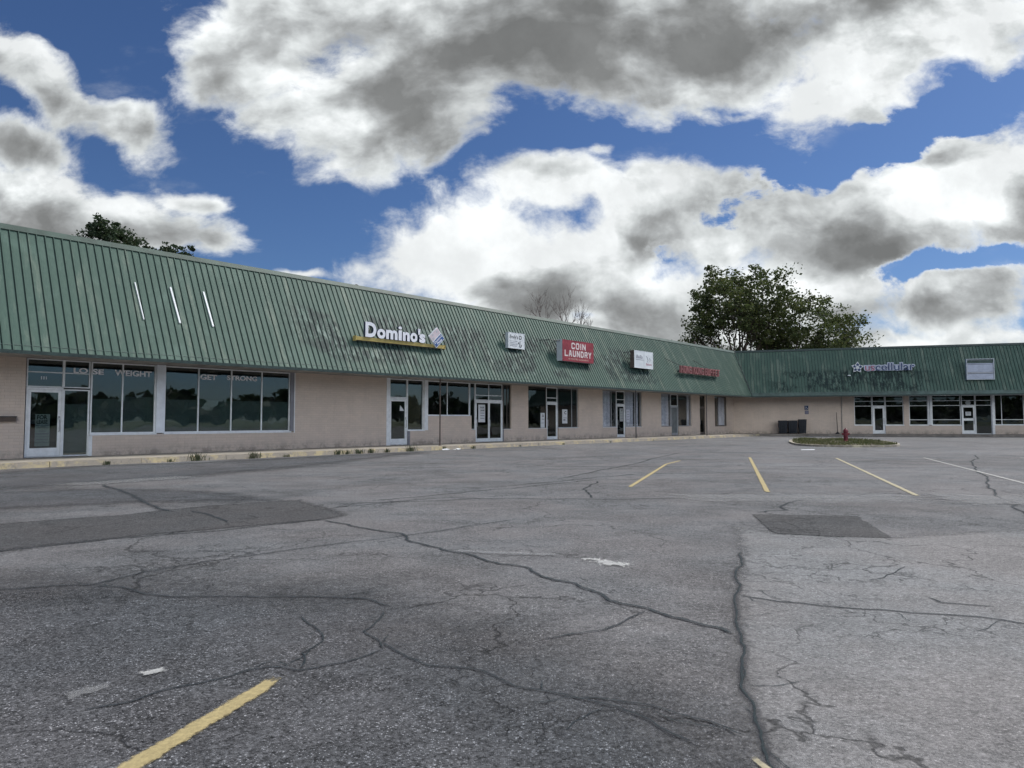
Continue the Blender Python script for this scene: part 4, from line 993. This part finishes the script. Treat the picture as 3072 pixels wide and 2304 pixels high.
m = MB(); m.box(cx - hs + .03, cx + hs - .03, YF - .106, YF - .101, cz - hs + .03, cz - .03); m.xform(rot); m.build('blue_field', M['blue'], lg, FM)
m = MB(); m.box(cx - hs + .03, cx + hs - .03, YF - .106, YF - .101, cz + .02, cz + hs - .03); m.xform(rot); m.build('faded_field', M['pink'], lg, FM)
m = MB(); m.text("Domino's", cx - hs + .06, cx + hs - .06, cz - .17, cz - .05, YF - .110, 0, bold=.03); m.text('Pizza', cx - .18, cx + .20, cz - .31, cz - .20, YF - .110, 0, bold=.03)
m.xform(rot); m.build('lettering', M['white_letter'], lg, FM)
m = MB()
for (a, b) in ((-.2, .1), (.18, .22), (-.12, .25)): m.prism([(cx + a + .05 * math.cos(k * .524), cz + b + .05 * math.sin(k * .524)) for k in range(12)], YF - .112, YF - .107)
m.xform(rot); m.build('dot', M['faint_print'], lg, FM)

def box_sign(name, label, fr, s0, s1, z0, z1, yf, depth, face, side, parts, rim=.03, rim_m=None):
    t = thing(name, label, 'sign', fr, ((s0 + s1) / 2, yf, z0))
    m = MB(); m.box(s0, s1, yf, yf + depth, z0, z1); m.build('cabinet', M[side], t, fr)
    m = MB(); m.box(s0 + rim, s1 - rim, yf - .008, yf - .001, z0 + rim, z1 - rim); f = m.build('face', M[face], t, fr)
    if rim_m:
        m = MB(); 
        for q in ((s0, s1, z0, z0 + rim), (s0, s1, z1 - rim, z1), (s0, s0 + rim, z0 + rim, z1 - rim), (s1 - rim, s1, z0 + rim, z1 - rim)): m.box(q[0], q[1], yf - .014, yf - .001, q[2], q[3])
        m.build('frame', M[rim_m], t, fr)
    m = MB(); legs(m, (s0 + .25, s1 - .25), z1 - .08, z1 - .5, yf + depth); m.build('bracket', M['dark_metal'], t, fr)
    for nm, mt, fn in parts:
        m = MB(); fn(m, yf - .012); m.build(nm, M[mt], f, fr)
    return t
# small white box sign, hand-lettered script "Emily's D"
def p_em(m, y):
    m.text("Emily's", 28.26, 28.96, 5.86, 6.12, y, 0, bold=.012, shear=.15); m.text('D', 29.06, 29.30, 5.90, 6.12, y, 0, bold=.02)
def p_em2(m, y):
    m.tube([(29.14, y, 5.90 - .08), (29.12, y, 5.52), (29.16, y, 5.46), (29.25, y, 5.52), (29.26, y, 5.62)], .020, 5); m.prism([(29.0 + .05 * math.cos(k), 5.69 + .05 * math.sin(k)) for k in range(6)], y, y + .004)
def p_em3(m, y):
    for z_, a, b in ((5.78, 28.26, 28.95), (5.69, 28.26, 28.92), (5.60, 28.26, 28.95), (5.52, 28.30, 28.90)):
        x_ = a
        while x_ < b - .04:
            w = random.uniform(.04, .12); m.box(x_, min(x_ + w, b), y, y + .003, z_ - random.uniform(.01, .02), z_ + random.uniform(.006, .02)); x_ += w + .025
box_sign('grooming_sign', 'small square white box sign with black script, left of the red laundry sign', FM, 28.15, 29.53, 5.37, 6.25, -1.52, .20, 'white', 'sign_side',
         [('lettering', 'black', p_em), ('emblem', 'black', p_em2), ('small_print', 'grey_print', p_em3)], rim_m='white')
bpy.data.objects['grooming_sign'].name = 'box_sign'; WM['box_sign'] = WM['grooming_sign']
# red coin laundry sign with squared letters drawn as strokes
GLY = {
 'C': [[(1, .84), (1, .85), (.8, 1), (.2, 1), (0, .85), (0, .15), (.2, 0), (.8, 0), (1, .15), (1, .16)]],
 'O': [[(.2, 1), (.8, 1), (1, .85), (1, .15), (.8, 0), (.2, 0), (0, .15), (0, .85), (.2, 1)]],
 'I': [[(.5, 0), (.5, 1)]], 'N': [[(0, 0), (0, 1), (1, 0), (1, 1)]], 'L': [[(0, 1), (0, 0), (1, 0)]],
 'A': [[(0, 0), (.35, 1), (.65, 1), (1, 0)], [(.16, .36), (.84, .36)]], 'U': [[(0, 1), (0, .15), (.2, 0), (.8, 0), (1, .15), (1, 1)]],
 'D': [[(0, 0), (0, 1), (.7, 1), (1, .82), (1, .18), (.7, 0), (0, 0)]], 'R': [[(0, 0), (0, 1), (.8, 1), (1, .88), (1, .60), (.8, .48), (0, .48)], [(.55, .48), (1, 0)]],
 'Y': [[(0, 1), (.5, .5), (1, 1)], [(.5, .5), (.5, 0)]],
 'H': [[(0, 0), (0, 1)], [(1, 0), (1, 1)], [(0, .5), (1, .5)]], 'G': [[(1, .78), (.8, 1), (.2, 1), (0, .85), (0, .15), (.2, 0), (1, 0), (1, .45), (.6, .45)]],
 'K': [[(0, 0), (0, 1)], [(1, 1), (0, .45)], [(.3, .6), (1, 0)]], 'B': [[(0, 0), (0, 1), (.8, 1), (.95, .85), (.95, .65), (.8, .52), (0, .52)], [(.8, .52), (1, .4), (1, .12), (.85, 0), (0, 0)]],
 'F': [[(0, 0), (0, 1), (1, 1)], [(0, .52), (.8, .52)]], 'E': [[(1, 1), (0, 1), (0, 0), (1, 0)], [(0, .52), (.8, .52)]], 'T': [[(0, 1), (1, 1)], [(.5, 1), (.5, 0)]],
}
def stroke(m, ch, x0, x1, z0, z1, th, y, depth=.004):
    for pl in GLY[ch]:
        pts = [Vector((x0 + th / 2 + (x1 - x0 - th) * a, z0 + th / 2 + (z1 - z0 - th) * b)) for a, b in pl]
        for i in range(len(pts) - 1):
            a, b = pts[i], pts[i + 1]; d = (b - a).normalized(); n_ = Vector((-d.y, d.x)) * th / 2; e = d * th * .42; k = (i % 3) * .0006
            m.prism([tuple(a - e - n_), tuple(b + e - n_), tuple(b + e + n_), tuple(a - e + n_)], y - k, y + depth)
def word(m, s, x0, x1, z0, z1, th, y, gap=.28, depth=.004, narrow={'I': .35}):
    ws = [narrow.get(c, 1.0) if c != ' ' else .45 for c in s]; tot = sum(ws) + gap * (len(s) - 1); k = (x1 - x0) / tot; x_ = x0
    for c, w in zip(s, ws):
        if c != ' ': stroke(m, c, x_, x_ + w * k, z0, z1, th, y, depth)
        x_ += (w + gap) * k
def p_cl(m, y):
    word(m, 'COIN', 33.40, 34.86, 5.68, 6.07, .085, y); word(m, 'LAUNDRY', 32.72, 35.46, 5.21, 5.60, .085, y)
def p_cl2(m, y): m.text('& HOSTEL CLEANING', 33.10, 35.15, 5.02, 5.13, y, 0, bold=.02)
t = box_sign('laundry_sign', 'big red COIN LAUNDRY box sign with cream block letters and a pale side', FM, 32.50, 35.70, 4.92, 6.20, -1.93, .42, 'red_sign', 'sign_side',
         [('lettering', 'cream', p_cl), ('small_print', 'cream_dim', p_cl2)], rim_m='red_sign')
m = MB(); m.tube([(32.5, -1.75, 6.12), (31.9, -1.5, 6.14), (31.6, roof_y(6.14) + .02, 6.14)], .028, 6); m.build('stay_bar', M['dark_metal'], t, FM)
# pale salon sign
def p_b1(m, y): m.text('Bella', 40.78, 41.62, 5.62, 5.86, y, 0, bold=.01, shear=.25); m.box(40.75, 41.75, y, y + .003, 5.52, 5.55)
def p_b2(m, y): m.text('Salon', 42.05, 42.85, 5.20, 5.36, y, 0, bold=.015, shear=.2)
def p_b4(m, y): m.tube([(42.15, y, 5.85), (42.35, y, 5.60), (42.28, y, 5.45)], .015, 5)
def p_b5(m, y): m.tube([(42.55, y, 5.75), (42.65, y, 5.60), (42.58, y, 5.46)], .015, 5)
def p_b3(m, y): m.box(41.80, 41.83, y, y + .003, 5.0, 6.1)
box_sign('salon_sign', 'white square box sign with faded script and a dark brown side', FM, 40.55, 43.04, 4.96, 6.16, -1.91, .32, 'white', 'rust',
         [('lettering', 'grey_print', p_b1), ('small_print', 'pinkred', p_b2), ('panel_joint', 'faint_print', p_b3), ('flourish', 'grey_print', p_b4), ('flourish', 'grey_print', p_b5)], rim_m='white')
# red buffet letters
t = thing('buffet_sign', 'row of weathered dark red raised letters near the inner corner of the mansard', 'sign', FM, (50.5, -1.91, 4.92))
YB = -1.88
words = 'HONG KONG BUFFET'; x_ = 47.16; ws = {' ': .30}; unit = 6.66 / (14 * 1.0 + 2 * .55 + .22 * 15)
for c in words:
    if c == ' ': x_ += unit * .55; continue
    m = MB(); stroke(m, c, x_, x_ + unit, 4.94, 5.50, .085, YB - .05, .17); m.build('letter', M['maroon'], t, FM); x_ += unit * 1.24
m = MB(); m.box(47.1, 53.9, YB + .14, YB + .24, 5.0, 5.14); legs(m, (47.6, 49.5, 51.4, 53.3), 5.07, 5.09, YB + .24); m.build('raceway', M['dark_metal'], t, FM)
m = MB(); m.tube([(47.3, YB + .1, 5.5), (46.3, roof_y(6.05) - .02, 6.05)], .02, 5); m.tube([(51.9, YB + .1, 5.5), (51.1, roof_y(6.2) - .02, 6.2)], .02, 5); m.build('stay_wire', M['dark_metal'], t, FM)
# cellular shop letters on the wing
t = thing('phone_shop_sign', 'star emblem with red and navy lower-case letters outlined in white on the wing roof', 'sign', FW, (12, -1.38, 5.5))
YC = -1.45
def star(m, cx, cz, r, r2, y0, y1, n=5, ph=90):
    m.prism([(cx + (r if k % 2 == 0 else r2) * math.cos(R(ph + k * 180 / n)), cz + (r if k % 2 == 0 else r2) * math.sin(R(ph + k * 180 / n))) for k in range(2 * n)], y0, y1)
sc = (10.10, 5.86)
m = MB(); star(m, sc[0], sc[1], .50, .30, YC, YC + .12, ph=86); em = m.build('star_backing', M['white'], t, FW)
m = MB()
for k in range(5):
    a = R(86 + 72 * k); cx_, cz_ = sc[0] + .24 * math.cos(a), sc[1] + .24 * math.sin(a)
    star(m, cx_, cz_, .17, .075, YC - .012 - k * .0007, YC - .001, ph=math.degrees(a))
m.build('star_points', M['navy'], em, FW)
m = MB(); star(m, sc[0], sc[1], .15, .06, YC - .02, YC - .013, ph=86); m.build('star_centre', M['white'], em, FW)
m = MB(); m.text('uscellular', 10.60, 14.52, 5.49, 6.24, YC, .10, bold=.10); m.build('letter_backing', M['panel_white'], t, FW)
m = MB(); m.text('us', 10.70, 11.42, 5.56, 5.98, YC - .012, .008, bold=.0); m.build('lettering', M['pinkred'], t, FW)
m = MB(); m.text('cellular', 11.50, 14.44, 5.56, 6.17, YC - .012, .008, bold=.0); m.build('lettering', M['navy'], t, FW)
m = MB(); m.box(9.9, 14.4, YC + .13, YC + .20, 5.70, 5.80); legs(m, (10.4, 12.2, 14.0), 5.75, 5.77, YC + .2); m.build('raceway', M['dark_metal'], t, FW)
# blank sign cabinet with horizontal panels
t = thing('blank_sign', 'blank sign cabinet of pale horizontal panels at the far right of the wing roof', 'sign', FW, (19.1, -1.97, 4.64))
m = MB()
for q in ((18.08, 20.06, 4.62, 4.68), (18.08, 20.06, 6.28, 6.33), (18.08, 18.14, 4.68, 6.28), (19.99, 20.06, 4.68, 6.28)): m.box(q[0], q[1], -1.97, -1.70, q[2], q[3])
m.box(18.14, 19.99, -1.80, -1.74, 4.68, 6.28); m.build('cabinet', M['sign_side'], t, FW)
for z0_, z1_, mt in ((4.69, 5.10, 'panel_white'), (5.14, 5.22, 'faint_print'), (5.24, 5.86, 'panel_white'), (5.89, 5.96, 'panel_white'), (5.99, 6.10, 'green_pale'), (6.13, 6.2, 'green_pale')):
    m = MB(); m.box(18.15, 19.98, -1.93 + (z1_ - 5) * .004, -1.81, z0_, z1_); m.build('panel', M[mt], t, FW)
m = MB(); legs(m, (18.4, 19.7), 6.2, 5.7, -1.74); m.build('bracket', M['dark_metal'], t, FW)
# roof lamp left of the cellular sign
t = thing('roof_floodlight', 'small floodlight with white lens on the wing roof, lower left of the star emblem', 'lamp', FW, (9.4, roof_y(5.2), 5.2))
m = MB(); m.box(9.30, 9.48, -1.72, -1.45, 5.22, 5.62); m.build('housing', M['green_pale'], t, FW); m = MB(); m.box(9.28, 9.50, -1.80, -1.50, 5.14, 5.215); m.build('lens', M['white'], t, FW)
# three white strips where an old sign was fixed
for i, (a, b, w, lab) in enumerate([(9.17, 9.21, .030, 'faint white strip leftmost of the three fixed on the roof panels'), (10.37, 10.42, .055, 'white strip in the middle of the three on the roof panels'), (11.58, 11.62, .055, 'white strip rightmost of the three on the roof panels')]):
    ta, tb = 1.60 , 3.17
    m = MB(); x0, x1 = a, b
    p = [rp(x1 + .02, ta, .002), rp(x1 + .02 + w, ta, .002), rp(x0 + .0 + w, tb, .002), rp(x0 + .0, tb, .002)]; q_ = [rp(x1 + .02, ta, .045), rp(x1 + .02 + w, ta, .045), rp(x0 + w, tb, .045), rp(x0, tb, .045)]
    m.v = p + q_; m.e = [1.0] * 8
    for q in ((0, 3, 2, 1), (4, 5, 6, 7), (0, 1, 5, 4), (1, 2, 6, 5), (2, 3, 7, 6), (3, 0, 4, 7)): m.f.append(q); m.m.append(0)
    o = m.build('mounting_strip', M['white'], None, FM); tag(o, lab, 'mounting strip', 'white strips left from an old sign')
# vent pipes on the ridge
for s_, hh, lab in ((54.4, .30, 'short vent pipe on the ridge just left of the inner corner'), (19.6, .10, 'low vent cap on the ridge above the yellow beam')):
    m = MB(); m.lathe([(.07, 7.62), (.07, 7.70 + hh), (.11, 7.71 + hh), (.11, 7.78 + hh), (.02, 7.82 + hh)], s_, .6, 10); tag(m.build('vent_pipe', M['rust'], None, FM), lab, 'vent')

# ------------------------------------------------------------------ island and hydrant
ISL = [(18.29, 45.43), (16.6, 41.5), (15.52, 38.07), (15.35, 36.6), (15.71, 35.5), (17.0, 34.6), (19.11, 34.9), (20.5, 36.6), (21.8, 39.6), (23.0, 43.2), (23.2, 45.6), (22.4, 47.4), (21.0, 48.4), (19.6, 47.6)]
def offs(pts, d):
    c = sum((Vector(p) for p in pts), Vector((0, 0))) / len(pts); out = []
    for p in pts:
        v = Vector(p) - c; out.append(tuple(c + v * (1 - d / v.length)))
    return out
def densify(pts, k=5):
    out = []; n = len(pts)
    for i in range(n):
        p0, p1, p2, p3 = [Vector(pts[(i + j) % n]) for j in (-1, 0, 1, 2)]
        for j in range(k):
            t_ = j / k; out.append(tuple(0.5 * ((2 * p1) + (p2 - p0) * t_ + (2 * p0 - 5 * p1 + 4 * p2 - p3) * t_ ** 2 + (3 * p1 - p0 - 3 * p2 + p3) * t_ ** 3)))
    return out
ISL = densify(ISL, 4); inn = offs(ISL, .18)
m = MB(); n = len(ISL)
for i in range(n):
    j = (i + 1) % n; a, b, c, d = ISL[i], ISL[j], inn[j], inn[i]; h = .10
    m.quad([(*a, 0), (*b, 0), (*b, h), (*a, h)]); m.quad([(*a, h), (*b, h), (*c, h), (*d, h)]); m.quad([(*d, h), (*c, h), (*c, 0), (*d, 0)])
struct(m.build('kerb', M['kerb_island']))
m = MB(); m.quad([(*p, .07) for p in inn]); struct(m.build('soil', M['dirt']))
def inside(p, poly):
    r = False; n = len(poly)
    for i in range(n):
        a, b = poly[i], poly[(i + 1) % n]
        if (a[1] > p[1]) != (b[1] > p[1]) and p[0] < (b[0] - a[0]) * (p[1] - a[1]) / (b[1] - a[1]) + a[0]: r = not r
    return r
m = MB(); rr = random.Random(11); cnt = 0
while cnt < 5500:
    x_, y_ = rr.uniform(15, 23.5), rr.uniform(34.3, 48.7)
    if not inside((x_, y_), inn): continue
    cnt += 1
    dens_ = math.sin(x_ * 2.1 + 1.3 * math.sin(y_ * 1.1)) * math.sin(y_ * 1.7) ; h = rr.uniform(.03, .10) * (1.2 + .8 * dens_)
    if dens_ < -.25: continue
    a = rr.uniform(0, 6.28); w = rr.uniform(.012, .03); ln = rr.uniform(-.07, .07), rr.uniform(-.07, .07)
    m.quad([(x_ - w * math.cos(a), y_ - w * math.sin(a), .09), (x_ + w * math.cos(a), y_ + w * math.sin(a), .09), (x_ + ln[0], y_ + ln[1], .10 + h)])
o = m.build('grass', M['grass']); o['kind'] = 'stuff'; o['label'] = 'short patchy grass filling the kerbed island round the hydrant'; o['category'] = 'grass'
HX, HY = 19.76, 41.0
FH = Matrix.Translation((HX, HY, 0)) @ Matrix.Rotation(R(-22), 4, 'Z')
t = thing('fire_hydrant', 'dark red fire hydrant in the grass of the kerbed island', 'fire hydrant', FH, (0, 0, .1))
m = MB(); m.lathe([(.17, .10), (.17, .14), (.125, .15), (.12, .19), (.12, .62), (.13, .64), (.13, .68)], 0, 0, 18); m.build('barrel', M['hydrant'], t, FH, smooth=False)
m = MB(); m.lathe([(.155, .681), (.155, .71), (.13, .72), (.125, .76), (.10, .81), (.06, .845), (.03, .85), (.03, .89), (.022, .90)], 0, 0, 18); m.build('bonnet', M['hydrant'], t, FH)
for sgn in (-1, 1):
    m = MB(); m.tube([(0, 0, .54), (sgn * .15, 0, .54), (sgn * .155, 0, .54), (sgn * .20, 0, .54), (sgn * .205, 0, .54), (sgn * .235, 0, .54)], [.055, .055, .068, .068, .02, .02], 12); m.build('outlet_cap', M['hydrant'], t, FH)
m = MB(); m.tube([(0, 0, .50), (0, -.15, .50), (0, -.155, .50), (0, -.21, .50), (0, -.215, .50), (0, -.24, .50)], [.075, .075, .09, .09, .025, .025], 14); m.build('pumper_cap', M['hydrant'], t, FH)

# ------------------------------------------------------------------ weeds along the kerb, litter
WS = [7.78, 9.7, 10.58, 12.64, 13.98, 16.21, 16.69, 17.26, 17.86, 18.73, 20.03, 22.04, 24.02, 27.5, 31.24, 35.96, 41.18]
WH = [.16, .14, .34, .30, .14, .24, .22, .26, .24, .20, .34, .22, .20, .12, .14, .12, .12]
WN = ['leftmost, under the sidelight', 'under the first wide window', 'tallest clump under the white pilaster', 'under the middle of the long window', 'under the last pane of the long window',
      'at the left end of the blank brick wall', 'second along the blank brick wall', 'third along the blank brick wall', 'fourth along the blank brick wall', 'fifth along the blank brick wall',
      'bushiest, left of the pizza shop door', 'right of the pizza shop door', 'under the raised window', 'before the double doors', 'before the bare wall by the laundry', 'before the laundry window', 'farthest, before the curtained shop']
for k, (s_, h, wn_) in enumerate(zip(WS, WH, WN)):
    rr = random.Random(100 + k); m = MB(); yb = -SW - .19
    for j in range(int(26 * (h / .2))):
        a = rr.uniform(0, 6.28); r = abs(rr.gauss(0, h * .30)); x_, y_ = s_ + r * 1.8 * math.cos(a), yb - .03 + r * .4 * math.sin(a)
        ln = rr.uniform(.3, 1.0) * h; dx_ = rr.gauss(0, .3) * ln; dy_ = rr.gauss(0, .25) * ln; w = rr.uniform(.005, .013)
        m.quad([(x_ - w, y_, 0), (x_ + w, y_, 0), (x_ + dx_ * .5 + w * 1.4, y_ + dy_ * .5, ln * .6), (x_ + dx_, y_ + dy_, ln), (x_ + dx_ * .5 - w * 1.4, y_ + dy_ * .5, ln * .6)])
    tag(m.build('weed', M['weed'], None, FM), 'weed tuft at the yellow kerb, ' + wn_, 'weed', 'weeds growing along the yellow kerb')
for k, (s_, n_, lab) in enumerate([(22.0, 3.2, 'crumpled white litter at the kerb before the pizza shop door'), (22.6, 3.35, 'flattened white litter a step right of the crumpled piece'), (21.62, .35, 'white rubbish heaped against the bottom of the pizza shop door')]):
    rr = random.Random(k + 5); m = MB(); zb = 0 if n_ > 2.9 else ZS
    for j in range(9):
        x_, y_ = s_ + rr.uniform(-.22, .22), -n_ + rr.uniform(-.08, .08); a = rr.uniform(0, 3); w = rr.uniform(.05, .12)
        m.quad([(x_ - w, y_ - w * .5, zb + .01), (x_ + w * math.cos(a), y_ - w * .6, zb + rr.uniform(.01, .05)), (x_ + w, y_ + w * .5, zb + rr.uniform(.01, .08)), (x_ - w * .3, y_ + w, zb + rr.uniform(.02, .09))])
    tag(m.build('litter', M['paper'], None, FM), lab, 'litter', 'scraps of white litter')
m = MB(); m.quad([(13.0, 31.2, .015), (13.5, 31.05, .02), (13.7, 31.3, .05), (13.15, 31.5, .03)]); tag(m.build('litter', M['paper']), 'flat white litter on the asphalt in front of the island', 'litter')

# ------------------------------------------------------------------ trees
def branch(m, p, d, L, r, depth, rr, tips, spread, segs=4, minr=.012, up=.12, seg=6, all_pts=None, leafd=2):
    path = [p]; rad = [r]; cur = Vector(p); dr = Vector(d).normalized()
    for k in range(segs):
        dr = (dr + Vector((rr.gauss(0, .10), rr.gauss(0, .10), rr.gauss(0, .06) + up * .35))).normalized()
        cur = cur + dr * (L / segs); path.append(tuple(cur)); rad.append(max(r * (1 - .45 * (k + 1) / segs), minr * .7))
    m.tube(path, rad, seg if depth > 2 else (5 if depth > 1 else 3), cap=False)
    if depth <= leafd: tips += [(Vector(q), dr, depth) for q in path[1:]]
    if depth == 0: return
    nch = rr.choice((3, 4)) if depth > 1 else rr.choice((3, 4, 5))
    for k in range(nch):
        t_ = rr.uniform(.45, 1.0) if k else 1.0
        i = min(int(t_ * segs), segs); b = Vector(path[i])
        ax = Vector((rr.gauss(0, 1), rr.gauss(0, 1), rr.gauss(0, .5))).normalized()
        nd = (dr + ax * spread * rr.uniform(.6, 1.25)).normalized(); nd.z += up
        branch(m, tuple(b), nd.normalized(), L * rr.uniform(.58, .82), max(rad[i] * rr.uniform(.55, .75), minr), depth - 1, rr, tips, spread, max(segs - 1, 2), minr, up, seg, leafd=leafd)
def tree(name, label, cat, loc, H, trunk_h, r, rad_w, leafmat, nleaf, lsize, seed, depth=4, spread=.75, group=None, trunks=1, bark='bark', up=.15, clip=None, lenk=.42, shape=(1, 1), leafd=2, dome=0, perclump=80, low=.62):
    rr = random.Random(seed)
    fr = Matrix.Translation(Vector(loc)); t = thing(name, label, cat, fr, group=group)
    m = MB(); tips = []
    for k in range(trunks):
        a = rr.uniform(0, 6.28) if trunks > 1 else 0; tl = (.22 * math.cos(a), .22 * math.sin(a), 1) if trunks > 1 else (rr.gauss(0, .04), rr.gauss(0, .04), 1)
        p0 = (.3 * math.cos(a) * (trunks > 1), .3 * math.sin(a) * (trunks > 1), 0); d0 = Vector(tl).normalized(); p1 = Vector(p0) + d0 * trunk_h
        m.tube([p0, tuple(Vector(p0).lerp(p1, .5)), tuple(p1)], [r, r * .85, r * .75], 10)
        nb = 6
        for j in range(nb):
            a2 = 6.28 * j / nb + rr.uniform(-.4, .4); el = rr.uniform(.35, 1.3)
            dd = Vector((math.cos(a2), math.sin(a2), math.tan(el) if el < 1.2 else 2.5)).normalized()
            branch(m, tuple(p1 - d0 * trunk_h * rr.uniform(0, .25)), dd, (H - trunk_h) * lenk * (1.15 if el > 1 else 1.0) * rr.uniform(.85, 1.15), r * .5, depth - 1, rr, tips, spread, 4, .012 if nleaf else .009, up, leafd=leafd)
    # squash tips & wood into the wanted envelope
    zs = [q.z for q, _, _ in tips]; xs = [math.hypot(q.x, q.y) for q, _, _ in tips]
    zs.sort(); xs.sort(); zmax = zs[int(len(zs) * .995)]; xmax = xs[int(len(xs) * .97)]
    kx = rad_w / xmax; kz = (H - trunk_h) / (zmax - trunk_h)
    def sq(v):
        z_ = v[2]
        if dome and z_ > trunk_h:
            z9 = trunk_h + (z_ - trunk_h) * kz
            if z9 > H * .94: z_ = trunk_h + (H * .94 + (z9 - H * .94) * .08 - trunk_h) / kz
        f = 0 if z_ < trunk_h * .8 else min(1, (z_ - trunk_h * .8) / (trunk_h * .4 + .01)); s_ = 1 + (kx - 1) * f
        return (v[0] * s_, v[1] * s_, z_ if z_ < trunk_h else trunk_h + (z_ - trunk_h) * kz)
    m.v = [sq(v) for v in m.v]
    m.build('trunk', M[bark], t, fr)
    if nleaf:
        lm = MB(); tp = [(Vector(sq(q)), d_) for q, d_, _ in tips]; per = max(1, int(nleaf / len(tp)))
        for q, d_ in tp:
            if rr.random() < .10 or q.z > H * .97: continue
            cs = rr.uniform(.5, 1.1) * lsize * 1.4
            for j in range(rr.randint(max(1, per - 2), per + 2)):
                c = q + Vector((rr.gauss(0, cs), rr.gauss(0, cs), rr.gauss(0, cs * .8)))
                a = Vector((rr.gauss(0, 1), rr.gauss(0, 1), rr.gauss(0, .6))).normalized(); b = a.cross(Vector((rr.gauss(0, 1), rr.gauss(0, 1), rr.gauss(0, 1)))).normalized()
                s_ = lsize * rr.uniform(.5, 1.15)
                lm.quad([tuple(c - a * s_ * .5), tuple(c + b * s_ * .38), tuple(c + a * s_ * .55), tuple(c - b * s_ * .36)])
        for q in range(dome):
            a = rr.uniform(0, 6.28); cb = rr.uniform(-.55, 1); rad_ = math.sqrt(max(0, 1 - cb * cb)); f = rr.uniform(.45, 1.0) ** .6
            bump = 1 + .20 * math.sin(3 * a + seed) * rad_ + .10 * math.sin(5 * a + 2 * cb * 3 + seed * 2)
            zc = H * low; hz = H - zc
            c0 = Vector((rad_ * math.cos(a) * rad_w * f * bump, rad_ * math.sin(a) * rad_w * f * bump, zc + (cb if cb > 0 else cb * 1.0) * hz * f * (bump if cb < .8 else 1)))
            cr_ = rr.uniform(.35, .95) * rad_w * .088
            def G(k_): return max(-1.5, min(1.5, rr.gauss(0, 1))) * k_
            for j in range(int(perclump * rr.uniform(.5, 1.3))):
                c = c0 + Vector((G(cr_ * 1.4), G(cr_ * 1.4), G(cr_ * .75)))
                a_ = Vector((rr.gauss(0, 1), rr.gauss(0, 1), rr.gauss(0, .6))).normalized(); b = a_.cross(Vector((rr.gauss(0, 1), rr.gauss(0, 1), rr.gauss(0, 1)))).normalized()
                s_ = lsize * rr.uniform(.5, 1.1)
                lm.quad([tuple(c - a_ * s_ * .5), tuple(c + b * s_ * .38), tuple(c + a_ * s_ * .55), tuple(c - b * s_ * .36)])
        lm.build('crown', leafmat, t, fr)
    return t
tree('maple_tree', 'taller leafy tree behind the wing roof, left of the touching pair', 'tree', (29.6, 90, 0), 22.0, 7.0, .62, 7.0, M['leaf'], 9000, .42, 21, depth=5, spread=.72, group='big trees behind the inner corner', dome=120, perclump=80, low=.70)
tree('maple_tree', 'lower leafy tree behind the wing roof, right of the touching pair', 'tree', (38.8, 92, 0), 18.4, 5.5, .5, 7.2, M['leaf'], 9000, .40, 33, depth=5, spread=.85, group='big trees behind the inner corner', dome=130, perclump=80, low=.68)
tree('maple_tree', 'small dark treetop showing above the left end of the roof', 'tree', (-26.8, 45, 0), 14.6, 6.5, .25, 2.4, M['leaf_dark'], 1500, .24, 5, depth=4, spread=.8, group='treetops above the left roof', dome=230, perclump=46, low=.82)
tree('maple_tree', 'lower small dark treetop just right of the taller one above the left roof', 'tree', (-22.4, 45, 0), 13.3, 6.5, .2, 1.5, M['leaf_dark'], 900, .22, 8, depth=4, spread=.8, group='treetops above the left roof', dome=140, perclump=36, low=.82)
for k, (x_, y_, H, rw, sd, lab) in enumerate([(3.1, 65, 13.9, 2.1, 41, 'bare leafless tree leftmost of the three behind the main roof'), (5.3, 65, 14.0, 1.7, 44, 'upright bare tree in the middle of the three behind the main roof'), (6.9, 66, 13.2, 1.1, 47, 'small bare tree rightmost of the three behind the main roof')]):
    tree('bare_tree', lab, 'tree', (x_, y_, 0), H, 10.6 + .3 * (k == 0), .10, rw, None, 0, 0, sd, depth=4, spread=.62, trunks=1, bark='bark_pale', up=.10, lenk=.5, group='bare trees behind the main roof')
# far-off wood on the other side of the lot (seen in the shop windows)
m = MB(); rr = random.Random(77)
for k in range(110):
    if k < 50: y_ = -140 + k * 5.0 + rr.uniform(-2, 2); x_ = 150 + rr.uniform(-14, 14); hh = rr.choice((4, 5.5, 6.5, 7, 8.5))
    else: x_ = -150 + (k - 50) * 5.0; y_ = -130 + rr.uniform(-8, 8); hh = rr.uniform(6, 11)
    for j in range(170):
        a = rr.uniform(0, 6.28); b = rr.uniform(-.5, 1); rr_ = math.sqrt(max(0, 1 - b * b)) * rr.uniform(.6, 1)
        c = Vector((x_ + 5 * rr_ * math.cos(a), y_ + 6.5 * rr_ * math.sin(a), hh * .5 + b * hh * .5 * (1 + .25 * math.sin(a * 3 + k)))); u_ = Vector((rr.gauss(0, 1), rr.gauss(0, 1), rr.gauss(0, 1))).normalized(); v_ = u_.cross(Vector((rr.gauss(0, 1), rr.gauss(0, 1), rr.gauss(0, 1)))).normalized(); s_ = 1.1
        m.quad([tuple(c - u_ * s_), tuple(c + v_ * s_), tuple(c + u_ * s_), tuple(c - v_ * s_)])
o = m.build('distant_wood', M['leaf_dark']); o['kind'] = 'stuff'; o['label'] = 'distant dark wood beyond the far side of the lot'; o['category'] = 'wood'
